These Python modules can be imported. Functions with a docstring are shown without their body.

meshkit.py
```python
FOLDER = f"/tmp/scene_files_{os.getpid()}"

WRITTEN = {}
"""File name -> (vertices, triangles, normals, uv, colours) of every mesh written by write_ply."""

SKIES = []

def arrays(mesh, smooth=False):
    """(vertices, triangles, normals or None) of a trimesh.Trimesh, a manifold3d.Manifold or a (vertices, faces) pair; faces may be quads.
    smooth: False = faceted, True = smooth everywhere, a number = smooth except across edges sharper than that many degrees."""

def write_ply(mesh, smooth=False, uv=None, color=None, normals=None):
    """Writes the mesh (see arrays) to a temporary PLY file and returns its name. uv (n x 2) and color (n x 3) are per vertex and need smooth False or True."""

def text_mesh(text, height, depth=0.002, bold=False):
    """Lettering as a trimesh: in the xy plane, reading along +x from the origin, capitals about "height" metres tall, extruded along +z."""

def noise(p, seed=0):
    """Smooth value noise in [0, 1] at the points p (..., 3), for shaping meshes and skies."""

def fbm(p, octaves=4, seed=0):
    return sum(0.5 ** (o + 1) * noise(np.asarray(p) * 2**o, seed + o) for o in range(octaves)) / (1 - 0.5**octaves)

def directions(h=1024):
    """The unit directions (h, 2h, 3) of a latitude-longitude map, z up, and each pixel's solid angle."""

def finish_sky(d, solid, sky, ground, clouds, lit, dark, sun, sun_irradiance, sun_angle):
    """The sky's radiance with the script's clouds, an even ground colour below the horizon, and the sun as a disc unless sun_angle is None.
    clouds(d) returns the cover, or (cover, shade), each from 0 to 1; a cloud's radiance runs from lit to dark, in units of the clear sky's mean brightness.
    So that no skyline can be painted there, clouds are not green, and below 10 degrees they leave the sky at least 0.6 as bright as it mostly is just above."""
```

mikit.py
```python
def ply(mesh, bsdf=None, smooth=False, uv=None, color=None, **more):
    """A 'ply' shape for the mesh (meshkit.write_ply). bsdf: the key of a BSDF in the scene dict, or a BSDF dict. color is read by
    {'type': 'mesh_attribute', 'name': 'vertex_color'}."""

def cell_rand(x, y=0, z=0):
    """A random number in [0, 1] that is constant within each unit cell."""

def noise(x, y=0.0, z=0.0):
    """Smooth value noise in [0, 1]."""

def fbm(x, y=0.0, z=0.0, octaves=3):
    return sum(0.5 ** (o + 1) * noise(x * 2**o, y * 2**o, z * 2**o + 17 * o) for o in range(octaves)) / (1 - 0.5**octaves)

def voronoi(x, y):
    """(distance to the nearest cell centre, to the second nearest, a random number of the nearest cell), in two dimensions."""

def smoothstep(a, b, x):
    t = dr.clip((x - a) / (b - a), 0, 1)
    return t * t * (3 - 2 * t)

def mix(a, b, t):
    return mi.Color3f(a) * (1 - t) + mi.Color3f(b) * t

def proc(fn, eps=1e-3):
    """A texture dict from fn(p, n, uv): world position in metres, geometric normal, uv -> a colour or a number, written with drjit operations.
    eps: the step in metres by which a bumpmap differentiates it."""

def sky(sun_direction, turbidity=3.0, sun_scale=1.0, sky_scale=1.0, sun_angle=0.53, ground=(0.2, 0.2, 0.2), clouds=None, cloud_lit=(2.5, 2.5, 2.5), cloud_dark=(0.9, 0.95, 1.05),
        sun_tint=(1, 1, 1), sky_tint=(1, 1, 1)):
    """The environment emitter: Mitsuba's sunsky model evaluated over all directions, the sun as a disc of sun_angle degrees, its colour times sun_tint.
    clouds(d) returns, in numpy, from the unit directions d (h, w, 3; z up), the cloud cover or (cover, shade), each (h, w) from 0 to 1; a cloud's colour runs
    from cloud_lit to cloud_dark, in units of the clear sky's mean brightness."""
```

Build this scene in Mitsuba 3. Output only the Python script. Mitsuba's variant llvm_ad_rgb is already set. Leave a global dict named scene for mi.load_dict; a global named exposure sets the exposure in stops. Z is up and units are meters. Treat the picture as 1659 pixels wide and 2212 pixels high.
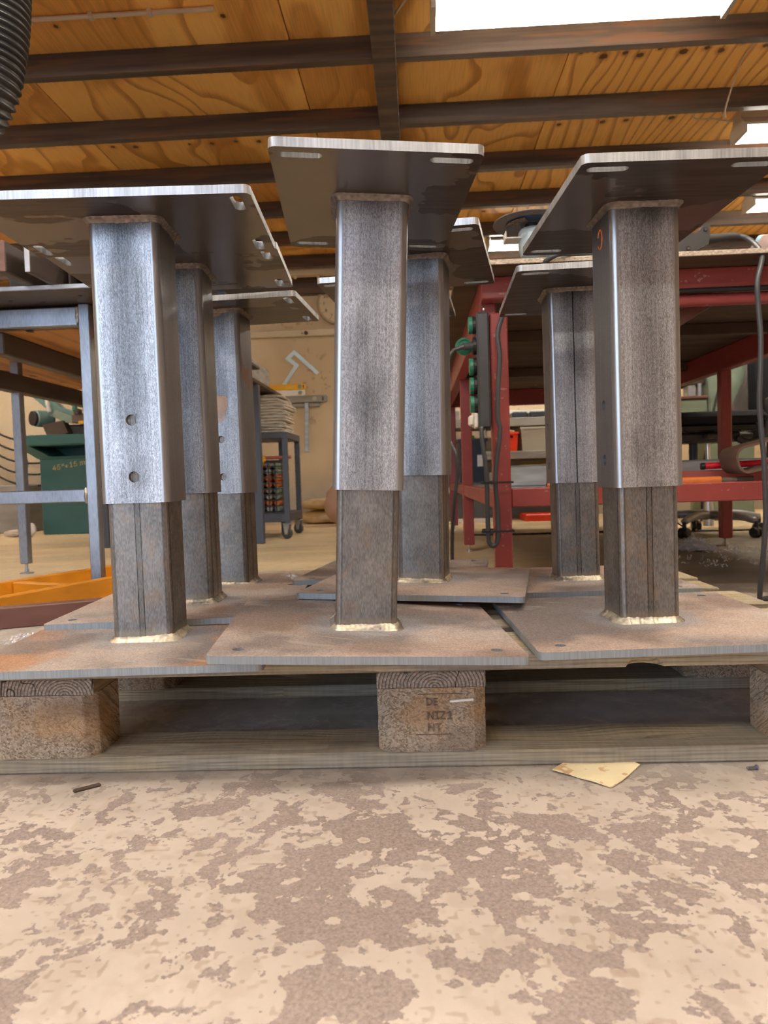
import math, random
import numpy as np, trimesh, manifold3d as m3
import drjit as dr
import mitsuba as mi
import mikit, meshkit
from mikit import fbm, noise, smoothstep, mix, voronoi, cell_rand
from shapely.geometry import Polygon, box as sbox, Point
from shapely import affinity

random.seed(7)
rng = np.random.default_rng(7)
T = mi.ScalarTransform4f
scene, labels = {}, {}

# ------------------------------------------------------------------ camera, sky, lamps, exposure
CAM = np.array([0.0, 0.0, 0.39])
FWD = np.array([-0.04531, 0.99788, -0.04677])
UP = np.array([0.02863, 0.0481, 0.99843])
F_PX = 1609.7
scene['camera'] = {'type': 'thinlens', 'fov_axis': 'x', 'fov': math.degrees(2 * math.atan(829.5 / F_PX)),
                   'aperture_radius': 0.0013, 'focus_distance': 1.15, 'near_clip': 0.02, 'far_clip': 200.0,
                   'to_world': T().look_at(origin=CAM.tolist(), target=(CAM + FWD).tolist(), up=UP.tolist())}
exposure = 1.2


def overcast(d):
    p = d * np.array([2.0, 2.0, 5.0])
    c = meshkit.fbm(p + 3.1, 4, seed=5)
    return 0.75 + 0.25 * c, np.clip(1.6 * (c - 0.35), 0, 1)


SKY = 10.5
scene['sky'] = mikit.sky((-0.3, 0.75, 0.6), turbidity=3.0, sun_scale=0.0, sky_scale=SKY, ground=(0.34, 0.33, 0.31), clouds=overcast,
                         cloud_lit=(1.7, 2.05, 2.6), cloud_dark=(1.0, 1.25, 1.6))
LAMP_RADIANCE = (14.0, 13.0, 11.2)

# ------------------------------------------------------------------ helpers
def bsdf(name, base, rough=0.5, metal=0.0, bump=None, bump_scale=0.001, **kw):
    def tex(v):
        if callable(v):
            return mikit.proc(v)
        if isinstance(v, (tuple, list)):
            return {'type': 'rgb', 'value': list(v)}
        return v
    d = {'type': 'principled', 'base_color': tex(base), 'roughness': tex(rough), 'metallic': tex(metal)}
    d.update(kw)
    if bump is not None:
        d = {'type': 'bumpmap', 'arbitrary': mikit.proc(bump, eps=0.0006), 'scale': bump_scale, 'bsdf': d}
    scene[name] = {'type': 'twosided', 'bsdf': d}
    return name


used = set()


def key_of(name, parent=None):
    k = name if parent is None else parent + '__' + name
    base, n = k, 0
    while k in used:
        n += 1
        k = '%s_%03d' % (base, n)
    used.add(k)
    return k


def thing(name, label, cat, group=None):
    k = key_of(name)
    labels[k] = {'label': label, 'category': cat}
    if group:
        labels[k]['group'] = group
    return k


def obj(name, mesh, mat, parent=None, smooth=False, label=None, cat=None, group=None, kind=None, **more):
    k = key_of(name, parent)
    scene[k] = mikit.ply(mesh, mat, smooth=smooth, **more)
    lab = {}
    if label: lab['label'] = label
    if cat: lab['category'] = cat
    if group: lab['group'] = group
    if kind: lab['kind'] = kind
    if lab: labels[k] = lab
    return k


def uvply(mesh, mat, uvfn, angle=30, M=None):
    """A ply with smoothing split at an angle and uv from the local position and normal; M moves it afterwards."""
    m = trimesh.graph.smooth_shade(mesh, angle=math.radians(angle), facet_minarea=None)
    v, f = np.array(m.vertices), np.array(m.faces)
    fn = np.cross(v[f[:, 1]] - v[f[:, 0]], v[f[:, 2]] - v[f[:, 0]])
    n = np.zeros_like(v)
    for k in range(3):
        np.add.at(n, f[:, k], fn)
    n /= np.linalg.norm(n, axis=1, keepdims=True) + 1e-20
    uv = uvfn(v, n)
    if M is not None:
        v = v @ M[:3, :3].T + M[:3, 3]
        n = n @ M[:3, :3].T
    path = meshkit.write_ply((v, f), False, uv, None, normals=n)
    return {'type': 'ply', 'filename': path, 'face_normals': False, 'bsdf': {'type': 'ref', 'id': mat}}


def tm(man):
    m = man.to_mesh()
    return trimesh.Trimesh(np.array(m.vert_properties[:, :3], float), np.array(m.tri_verts), process=False)


def bx(x0, x1, y0, y1, z0, z1, b=0.0):
    """A box, its edges chamfered by b."""
    if b <= 0:
        m = trimesh.creation.box((x1 - x0, y1 - y0, z1 - z0))
        m.apply_translation(((x0 + x1) / 2, (y0 + y1) / 2, (z0 + z1) / 2))
        return m
    b = min(b, 0.45 * min(x1 - x0, y1 - y0, z1 - z0))
    pts = []
    for sx in (0, 1):
        for sy in (0, 1):
            for sz in (0, 1):
                c = np.array([(x0, x1)[sx], (y0, y1)[sy], (z0, z1)[sz]], float)
                i = np.array([b if sx == 0 else -b, b if sy == 0 else -b, b if sz == 0 else -b])
                for a in range(3):
                    o = i.copy(); o[a] = 0
                    pts.append(c + o)
    return tm(m3.Manifold.hull_points(np.array(pts)))


def rot(mesh, axis, deg, at=(0, 0, 0)):
    mesh = mesh.copy()
    mesh.apply_transform(trimesh.transformations.rotation_matrix(math.radians(deg), axis, at))
    return mesh


def mv(mesh, x=0, y=0, z=0):
    mesh = mesh.copy(); mesh.apply_translation((x, y, z)); return mesh


def join(*ms):
    return trimesh.util.concatenate([m for m in ms])


def cyl(p0, p1, r, n=20, r1=None, hole=0.0):
    p0, p1 = np.array(p0, float), np.array(p1, float)
    L = np.linalg.norm(p1 - p0)
    if hole:
        m = trimesh.creation.annulus(r_min=hole, r_max=r, height=L, sections=n)
        m.apply_translation((0, 0, L / 2))
    elif r1 is None:
        b = min(0.12 * r, 0.1 * L)
        m = trimesh.creation.revolve(np.array([[0, 0], [r - b, 0], [r, b], [r, L - b], [r - b, L], [0, L]]), sections=n)
    else:
        m = trimesh.creation.revolve(np.array([[0, 0], [r, 0], [r1, L], [0, L]]), sections=n)
    m.apply_transform(trimesh.geometry.align_vectors([0, 0, 1], (p1 - p0) / L))
    m.apply_translation(p0)
    return m


def lathe(prof, at=(0, 0, 0), axis=(0, 0, 1), n=32):
    m = trimesh.creation.revolve(np.array(prof, float), sections=n)
    m.apply_transform(trimesh.geometry.align_vectors([0, 0, 1], axis))
    m.apply_translation(at)
    return m


def curve(pts, n=12):
    """Catmull-Rom points through pts."""
    p = np.array(pts, float)
    p = np.vstack([2 * p[0] - p[1], p, 2 * p[-1] - p[-2]])
    out = []
    for i in range(1, len(p) - 2):
        t = np.linspace(0, 1, n, endpoint=False)[:, None]
        a, b, c, d = p[i - 1], p[i], p[i + 1], p[i + 2]
        out.append(0.5 * (2 * b + (c - a) * t + (2 * a - 5 * b + 4 * c - d) * t ** 2 + (3 * b - 3 * c + d - a) * t ** 3))
    return np.vstack(out + [p[-2:-1]])


def tube(pts, r, n=10):
    p = np.array(pts, float)
    t = np.gradient(p, axis=0); t /= np.linalg.norm(t, axis=1, keepdims=True) + 1e-12
    a = np.cross(t[0], [0, 0, 1.0] if abs(t[0][2]) < 0.9 else [1.0, 0, 0]); a /= np.linalg.norm(a)
    rings = []
    rr = np.broadcast_to(r, (len(p),))
    ang = np.arange(n) * 2 * np.pi / n
    for i in range(len(p)):
        a = a - t[i] * (a @ t[i]); a /= np.linalg.norm(a)
        b = np.cross(t[i], a)
        rings.append(p[i] + rr[i] * (np.cos(ang)[:, None] * a + np.sin(ang)[:, None] * b))
    v = np.vstack(rings + [p[:1], p[-1:]])
    f = []
    k = len(p)
    for i in range(k - 1):
        for j in range(n):
            q = (i * n + j, i * n + (j + 1) % n, (i + 1) * n + (j + 1) % n, (i + 1) * n + j)
            f += [(q[0], q[1], q[2]), (q[0], q[2], q[3])]
    for j in range(n):
        f += [(k * n, (j + 1) % n, j), (k * n + 1, (k - 1) * n + j, (k - 1) * n + (j + 1) % n)]
    return trimesh.Trimesh(v, f, process=False)


def prism(poly, h, M=None):
    """Extrudes a shapely polygon (xy) from z=0 to h."""
    m = trimesh.creation.extrude_polygon(poly, h, engine='earcut')
    if M is not None:
        m.apply_transform(M)
    return m


def frame(o, x, y, z):
    M = np.eye(4); M[:3, 0], M[:3, 1], M[:3, 2], M[:3, 3] = x, y, z, o
    return M


XZ = lambda y: frame((0, y, 0), (1, 0, 0), (0, 0, 1), (0, -1, 0))   # polygon in xz, extruded towards -y


def lumpy(mesh, amp, freq, seed=0):
    v = np.array(mesh.vertices); n = np.array(mesh.vertex_normals)
    mesh.vertices = v + n * ((meshkit.fbm(v * freq + 11.3, 3, seed) - 0.5) * 2 * amp)[:, None]
    return mesh


def rrect(w, d, r, n=6):
    return sbox(-w / 2 + r, -d / 2 + r, w / 2 - r, d / 2 - r).buffer(r, quad_segs=n)


def F(x): return mi.Float(x)
def C(r, g, b): return mi.Color3f(r, g, b)
def lum3(c, k): return mi.Color3f(c[0] * k, c[1] * k, c[2] * k)


# ------------------------------------------------------------------ materials
def floor_base(p):
    x, y = p.x, p.y
    wx = fbm(x * 14, y * 14, 3.0, octaves=3) - 0.5
    wy = fbm(x * 14, y * 14, 9.0, octaves=3) - 0.5
    big = fbm(x * 4.3 + 0.7, y * 4.3 + 4.0, 1.0, octaves=2) - 0.5
    a = fbm(x * 24 + 1.8 * wx, y * 24 + 1.8 * wy, 0.0, octaves=4)
    b = fbm(x * 74 + 3.0 * wx, y * 74, 5.0, octaves=4) - 0.5
    return a + 0.40 * big + 0.78 * b + 0.16 * (fbm(x * 310, y * 310, 4.0, octaves=2) - 0.5)


def floor_color(p, n, uv):
    x, y = p.x, p.y
    s = floor_base(p)
    bias = -0.045 + 0.075 * smoothstep(0.85, 0.5, y) - 0.05 * smoothstep(0.0, 0.25, x) * smoothstep(0.6, 0.75, y) + 0.04 * smoothstep(-0.1, -0.3, x) - 0.05 * smoothstep(0.75, 1.0, y) + 0.02
    m = smoothstep(0.492, 0.503, s + bias)
    grain = noise(x * 420, y * 420, 3.0)
    grain2 = noise(x * 900, y * 900, 5.0)
    pale = lum3((0.575, 0.49, 0.415), 0.86 + 0.2 * fbm(x * 14, y * 14, 2.0)) 
    pits = smoothstep(0.72, 0.9, noise(x * 170, y * 170, 8.0)) * 0.6 + 0.25 * smoothstep(0.5, 0.7, fbm(x * 40, y * 40, 8.0))
    pale = mix(pale, (0.40, 0.31, 0.24), pits)
    bare = lum3((0.33, 0.262, 0.232), 0.72 + 0.35 * grain + 0.25 * grain2 + 0.3 * (fbm(x * 5, y * 5, 4.0) - 0.5))
    c = mix(bare, pale, m)
    # dusty margin around and beneath the pallet, and the sealed floor further back
    dirt = smoothstep(0.86, 1.0, y + 0.1 * (fbm(x * 9, y * 9, 6.0) - 0.5)) * smoothstep(2.6, 2.0, y)
    grey = lum3((0.30, 0.27, 0.235), 0.6 + 0.8 * fbm(x * 22, y * 22, 7.0, octaves=4))
    c = mix(c, grey, dirt * 0.75)
    sealed = smoothstep(2.0, 2.7, y + 0.8 * (fbm(x * 1.5, y * 1.5, 5.0) - 0.5))
    sc = lum3((0.72, 0.57, 0.35), 0.62 + 0.55 * fbm(x * 1.3, y * 3.5, 2.0, octaves=4) + 0.12 * (noise(x * 40, y * 90) - 0.5))
    bench_shade = smoothstep(0.3, 1.2, x + 0.5 * (fbm(x * 1.2, y * 1.2, 9.0) - 0.5)) * smoothstep(4.9, 4.2, y)  # mask for the red bench's shade, painted into the floor as darker grey
    sc = mix(sc, lum3((0.17, 0.16, 0.155), 0.7 + 0.6 * fbm(x * 4, y * 9, 3.0)), bench_shade * 0.8)
    return mix(c, sc, sealed)


def floor_rough(p, n, uv):
    return F(0.75) - 0.33 * smoothstep(2.0, 2.8, p.y) + 0.1 * (fbm(p.x * 6, p.y * 6) - 0.5)


def floor_bump(p, n, uv):
    return 0.9 * smoothstep(0.485, 0.508, floor_base(p)) + 0.5 * noise(p.x * 300, p.y * 300, 3.0)


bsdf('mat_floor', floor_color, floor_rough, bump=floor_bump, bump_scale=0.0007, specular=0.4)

PLY_X0, PLY_W, PLY_Y0, PLY_L = -0.493, 1.235, 1.50, 2.44


KNOTS = [(0.755, 3.496, .0092), (0.798, 3.506, .0104), (0.827, 3.50, .0081), (0.862, 3.499, .0104), (0.908, 3.545, .021), (1.0, 3.525, .0139), (1.074, 3.552, .0175), (1.151, 3.505, .0104), (1.183, 3.494, .0092), (1.218, 3.494, .0104), (1.267, 3.541, .021), (1.364, 3.522, .0139), (1.437, 3.549, .0164), (1.514, 3.493, .0126), (1.627, 3.529, .0151), (0.83, 4.199, .0138), (1.064, 4.194, .0166), (1.187, 4.188, .0152), (1.429, 4.187, .0179), (-1.644, 4.191, .0126), (-1.52, 4.206, .0157), (-1.214, 4.206, .0094), (-1.089, 4.213, .0142), (-0.952, 4.201, .0126), (-0.825, 4.215, .0142), (-1.171, 3.062, .0057), (-1.428, 3.092, .0104), (-0.732, 3.09, .0116)]


def ply_color(p, n, uv):
    ix = dr.floor((p.x - PLY_X0) / PLY_W); iy = dr.floor((p.y - PLY_Y0) / PLY_L)
    r1, r2, r3 = cell_rand(ix, iy, 5), cell_rand(ix, iy, 6), cell_rand(ix, iy, 7)
    x = p.x + 17 * r1; y = p.y + 31 * r2
    stripe = dr.select(ix > 0.5, smoothstep(0.2, 0.5, r3 + 0.3), smoothstep(0.75, 0.95, r3))                       # straight-grained sheets against cathedral-figured ones
    w = fbm(x * 2.2, y * 0.75, r3 * 9, octaves=3)
    g = dr.lerp(w * 9.0, x * 15.0 + w * 5.0, stripe)
    ring = g - dr.floor(g)
    line = smoothstep(0.62, 0.93, ring) * smoothstep(1.0, 0.96, ring)
    blotch = smoothstep(0.45, 0.6, fbm(x * 4, y * 1.6, 3.0, octaves=3))
    fine = noise(x * 240, y * 9)
    c = mix((0.95, 0.555, 0.165), (0.53, 0.24, 0.055), line * 0.85)
    c = mix(c, (0.60, 0.28, 0.07), blotch * 0.75 * (1 - stripe))
    c = lum3(c, 0.88 + 0.2 * fine) * (0.9 + 0.25 * r2)
    # knots: the rows seen in the near sheets, and scattered ones elsewhere
    kn, halo = F(0), F(0)
    for kx, ky, kr in KNOTS:
        d = dr.sqrt(dr.square(p.x - kx) + dr.square((p.y - ky) * 0.8)) + 0.25 * kr * (noise(p.x * 90, p.y * 90) - 0.5)
        kn = dr.maximum(kn, smoothstep(kr, kr * 0.8, d))
        halo = dr.maximum(halo, smoothstep(kr * 2.6, kr * 0.9, d))
    d1, d2, who = voronoi(x * 3.1, y * 2.3)
    size = 0.02 + 0.045 * who
    far = smoothstep(4.3, 4.5, p.y) * smoothstep(0.45, 0.55, who)
    kn = dr.maximum(kn, smoothstep(size, size * 0.72, d1) * far)
    halo = dr.maximum(halo, smoothstep(size * 2.2, size, d1) * far)
    c = mix(c, (0.46, 0.19, 0.04), halo * 0.5)
    return mix(c, (0.105, 0.035, 0.014), kn * 0.92)


bsdf('mat_plywood', ply_color, 0.55, specular=0.35)


def joist_color(p, n, uv):
    a = fbm(p.x * 1.6, p.y * 30, p.z * 30, octaves=4)
    r = smoothstep(0.53, 0.7, fbm(p.x * 3.0, p.y * 20, p.z * 25 + 5, octaves=3))
    c = mix((0.055, 0.040, 0.034), (0.105, 0.073, 0.054), smoothstep(0.3, 0.7, a))
    return mix(c, (0.16, 0.07, 0.032), r * 0.7)


bsdf('mat_joist', joist_color, 0.5, specular=0.5)


def wall_color(p, n, uv):
    u = p.x + p.y
    a = fbm(u * 1.2, p.z * 1.2, 1.0, octaves=4)
    c = mix((0.70, 0.565, 0.385), (0.55, 0.42, 0.265), smoothstep(0.35, 0.7, a))
    low = smoothstep(0.55, 0.1, p.z + 0.35 * (fbm(u * 3, p.z * 2, 4.0) - 0.5))
    c = mix(c, (0.36, 0.33, 0.28), low * 0.8)
    spots = smoothstep(0.74, 0.82, fbm(u * 26, p.z * 26, 2.0, octaves=2)) * smoothstep(0.5, 0.65, fbm(u * 3, p.z * 3, 7.0))
    return mix(c, (0.28, 0.19, 0.11), spots * 0.45)


bsdf('mat_wall', wall_color, 0.8, specular=0.25)


# steel tubes: uv = (way round the section + 10 * number, height)
def tube_parts(uv):
    cid = dr.floor(uv.x / 10 + 0.5)
    s = uv.x - 10 * cid
    q = s - 0.1 * dr.floor(s / 0.1 + 0.5)
    return cid, s, q


def outer_color(p, n, uv):
    cid, s, q = tube_parts(uv)
    x, z = s + 3.7 * cid, uv.y + 1.3 * cid
    sp = noise(x * 2300, z * 900, 2.0)
    sp2 = noise(x * 1250, z * 420, 4.0)
    streak = 0.5 * noise(x * 620, z * 6.0, 1.0) + 0.5 * noise(x * 1700, z * 38.0, 7.0)
    smudge = fbm(x * 14, z * 7, 3.0, octaves=4)
    mid = smoothstep(0.020, 0.004, dr.abs(q + 0.01 * (fbm(z * 8, cid) - 0.5)) * (0.8 + 0.5 * noise(z * 12, cid)))
    k = 0.30 + 0.27 * smoothstep(0.22, 0.85, 0.5 * sp + 0.5 * sp2) + 0.22 * (streak - 0.5)
    pit = smoothstep(0.80, 0.88, noise(x * 330, z * 260, 9.0)) * smoothstep(0.4, 0.6, noise(x * 60, z * 40, 3.0))
    k = k * (1 - 0.20 * pit)
    edge = smoothstep(0.012, 0.034, dr.abs(q) + 0.012 * (fbm(z * 14, x * 30, 2.0) - 0.5))
    k = k * (1 - 0.40 * smoothstep(0.44, 0.62, smudge) * (1 - 0.7 * edge)) * (1 - 0.24 * mid * noise(z * 9, cid + 4)) * (0.92 + 0.22 * edge)
    face = smoothstep(0.049, 0.0505, dr.abs(s))
    k = dr.lerp(k, 0.33 + 0.06 * (sp - 0.5) + 0.10 * (streak - 0.5), face * 0.85)  # side faces toned darker and plainer, standing in for dark grazing reflections
    slit = smoothstep(0.0016, 0.0009, dr.abs(s + 0.0006 * noise(z * 40))) * dr.select(dr.abs(cid - 7) < 0.5, 1.0, 0.0)
    k = k * (1 - 0.85 * slit)
    corner = smoothstep(0.0375, 0.041, dr.abs(q))
    k = dr.lerp(k, F(0.42), corner)
    top_band = smoothstep(0.04, 0.0, 0.606 - uv.y)  # tone darkens over a short band towards the top plate
    c = mix(lum3((0.93, 0.945, 1.0), k), lum3((0.80, 0.82, 0.88), k * 0.5), top_band * (1 - corner * 0.5))
    rust = smoothstep(0.56, 0.60, fbm(x * 20, z * 15, 6.0, octaves=3)) * smoothstep(0.3, 0.42, uv.y) * dr.select(dr.abs(cid - 2) < 0.5, 1.0, 0.0)
    return mix(c, (0.40, 0.20, 0.09), rust * 0.7 * (1 - corner))


def outer_rough(p, n, uv):
    cid, s, q = tube_parts(uv)
    sp = noise((s + 3.7 * cid) * 1800, uv.y * 700, 2.0)
    return dr.lerp(0.36 + 0.14 * sp, F(0.30), smoothstep(0.0375, 0.041, dr.abs(q)))


bsdf('mat_outer', outer_color, outer_rough, 0.85, specular=0.5)


def inner_color(p, n, uv):
    cid, s, q = tube_parts(uv)
    x, z = s + 5.1 * cid, uv.y + 2.3 * cid
    cl = fbm(x * 30, z * 24, 3.0, octaves=5)
    sp = noise(x * 800, z * 260, 2.0)
    k = 0.18 + 0.045 * smoothstep(0.4, 0.65, cl) + 0.10 * (sp - 0.5)
    c = mix(lum3((1.0, 0.935, 0.88), k), (0.30, 0.185, 0.105), smoothstep(0.60, 0.74, fbm(x * 60, z * 45, 7.0)) * 0.25)
    a = dr.abs(s)
    seam = smoothstep(0.0011, 0.0005, dr.abs(a - 0.0040)) * (0.35 + 0.4 * noise(z * 60, cid)) + smoothstep(0.0045, 0.003, a) * 0.25
    edge = smoothstep(0.0022, 0.0005, dr.abs(dr.abs(q) - 0.036)) * 0.45
    c = lum3(c, 1 - dr.minimum(seam + edge, 0.9))
    corner = smoothstep(0.0395, 0.043, dr.abs(q))
    c = mix(c, (0.30, 0.285, 0.27), corner * 0.8)
    low = smoothstep(0.022, 0.01, uv.y)
    return mix(c, (0.34, 0.27, 0.18), low * 0.5)


def inner_rough(p, n, uv):
    cid, s, q = tube_parts(uv)
    return dr.lerp(F(0.44), F(0.26), smoothstep(0.0395, 0.043, dr.abs(q)))


bsdf('mat_inner', inner_color, inner_rough, 0.72, specular=0.5)


# plates: uv = (x, y) + 10 * number in u ; n.z tells the faces from the cut edges
def base_color(p, n, uv):
    cid = dr.floor(uv.x / 10 + 0.5)
    x, y = uv.x - 10 * cid + 2.9 * cid, uv.y + 1.7 * cid
    a = fbm(x * 7, y * 7, 2.0, octaves=4)
    g = noise(x * 850, y * 850, 1.0)
    g2 = noise(x * 430, y * 430, 6.0)
    c = mix((0.205, 0.170, 0.158), (0.42, 0.345, 0.302), smoothstep(0.35, 0.65, a))
    rusty = dr.select(cid < 0.5, 0.95, 0.24)
    rust = smoothstep(0.46, 0.64, fbm(x * 6.3, y * 6.3, 5.0, octaves=4)) * rusty
    c = mix(c, (0.42, 0.20, 0.088), rust * 0.75)
    c = lum3(c, 0.70 + 0.42 * g + 0.28 * g2)
    scr = smoothstep(0.83, 0.9, noise(x * 30 + y * 60, y * 8 - x * 6, 9.0)) * smoothstep(0.6, 0.7, noise(x * 9, y * 9, 3.0))
    c = mix(c, (0.55, 0.50, 0.44), scr * 0.22)
    rx, ry = uv.x - 10 * cid, uv.y
    rad = dr.sqrt(rx * rx + ry * ry)
    heat = smoothstep(0.105, 0.065, rad + 0.03 * (fbm(x * 30, y * 30) - 0.5))
    c = mix(c, lum3((0.30, 0.30, 0.32), 0.7 + 0.6 * g), heat * 0.6)
    side = smoothstep(0.7, 0.4, dr.abs(n.z))
    st = noise((p.x + 0.7 * p.y) * 900, p.z * 25, 2.0)
    e = lum3((0.26, 0.285, 0.30), 0.85 + 0.26 * st)
    return mix(c, e, side)


def base_rough(p, n, uv):
    return 0.5 + 0.15 * (noise(uv.x * 300, uv.y * 300) - 0.5) - 0.1 * smoothstep(0.7, 0.4, dr.abs(n.z))


bsdf('mat_base_plate', base_color, base_rough, 0.15, specular=0.5)


def top_color(p, n, uv):
    cid = dr.floor(uv.x / 10 + 0.5)
    x, y = uv.x - 10 * cid + 4.3 * cid, uv.y + 2.1 * cid
    a = fbm(x * 5.5 + 0.6 * fbm(x * 20, y * 3), y * 8, 2.0, octaves=5)
    scale = smoothstep(0.50, 0.525, a)
    tone = fbm(x * 3, y * 3, 6.0, octaves=3)
    c = lum3((0.14, 0.12, 0.112), 0.65 + 0.7 * tone)
    dark = lum3((0.060, 0.047, 0.041), 0.7 + 0.6 * noise(x * 18, y * 160, 4.0))
    c = mix(c, dark, scale * 0.85)
    flake = smoothstep(0.012, 0.0, dr.abs(a - 0.512)) * smoothstep(0.5, 0.8, noise(x * 150, y * 150))
    c = mix(c, (0.30, 0.19, 0.11), flake * 0.5)
    side = smoothstep(0.7, 0.4, dr.abs(n.z))
    st = noise((p.x + 0.7 * p.y) * 600, p.z * 20, 2.0)
    st2 = noise((p.x + 0.7 * p.y) * 60, p.z * 10, 5.0)
    lx, ly = dr.abs(uv.x - 10 * cid), dr.abs(uv.y)
    turned = cid < 2.5
    a_, b_ = dr.select(turned, ly, lx), dr.select(turned, lx, ly)
    slot = dr.select((a_ < 0.125) & (b_ < 0.19), 0.5, 1.0)
    return mix(c, lum3((0.66, 0.68, 0.70), slot * (0.5 + 0.3 * st + 0.3 * st2)), side)


def top_rough(p, n, uv):
    cid = dr.floor(uv.x / 10 + 0.5)
    x, y = uv.x - 10 * cid + 4.3 * cid, uv.y + 2.1 * cid
    a = fbm(x * 5.5 + 0.6 * fbm(x * 20, y * 3), y * 8, 2.0, octaves=5)
    r = dr.lerp(F(0.24), F(0.36), smoothstep(0.50, 0.525, a))
    return dr.lerp(r, F(0.42), smoothstep(0.7, 0.4, dr.abs(n.z)))


bsdf('mat_top_plate', top_color, top_rough, 0.8, specular=0.5)


def weld_color(p, n, uv):
    k = noise(p.x * 260, p.y * 260, p.z * 260)
    g = fbm(p.x * 40, p.y * 40, p.z * 40)
    return mix(lum3((0.30, 0.27, 0.235), 0.6 + 0.8 * k), lum3((0.74, 0.65, 0.49), 0.7 + 0.5 * k), smoothstep(0.36, 0.6, g))


bsdf('mat_weld', weld_color, 0.4, 0.65)
bsdf('mat_weld_top', lambda p, n, uv: lum3((0.20, 0.172, 0.155), 0.6 + 0.8 * noise(p.x * 220, p.y * 220, p.z * 220)), 0.38, 0.7)


# timber (grain along x); end grain along y for the cross boards' ends
def wood_rel(p):
    ib = dr.floor(p.y * 6.9) * 3.7 + dr.floor(p.z * 8.0) * 1.9
    return p.x + ib, p.y + 0.31 * ib, p.z


def timber_color(p, n, uv):
    x, y, z = wood_rel(p)
    w = fbm(x * 2.5, y * 12, z * 12, octaves=3)
    g = (y * 90 + z * 120) + 9 * w
    ring = g - dr.floor(g)
    line = smoothstep(0.55, 0.95, ring)
    fib = noise(x * 14, y * 480, z * 480)
    saw = noise(x * 260, y * 14, z * 14)
    c = mix((0.38, 0.31, 0.20), (0.20, 0.155, 0.10), line * 0.75)
    c = mix(c, (0.27, 0.245, 0.205), smoothstep(0.4, 0.65, fbm(x * 5, y * 9, z * 9 + 4)) * 0.75)
    return lum3(c, (0.66 + 0.55 * fib) * (0.92 + 0.16 * saw))


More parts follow.
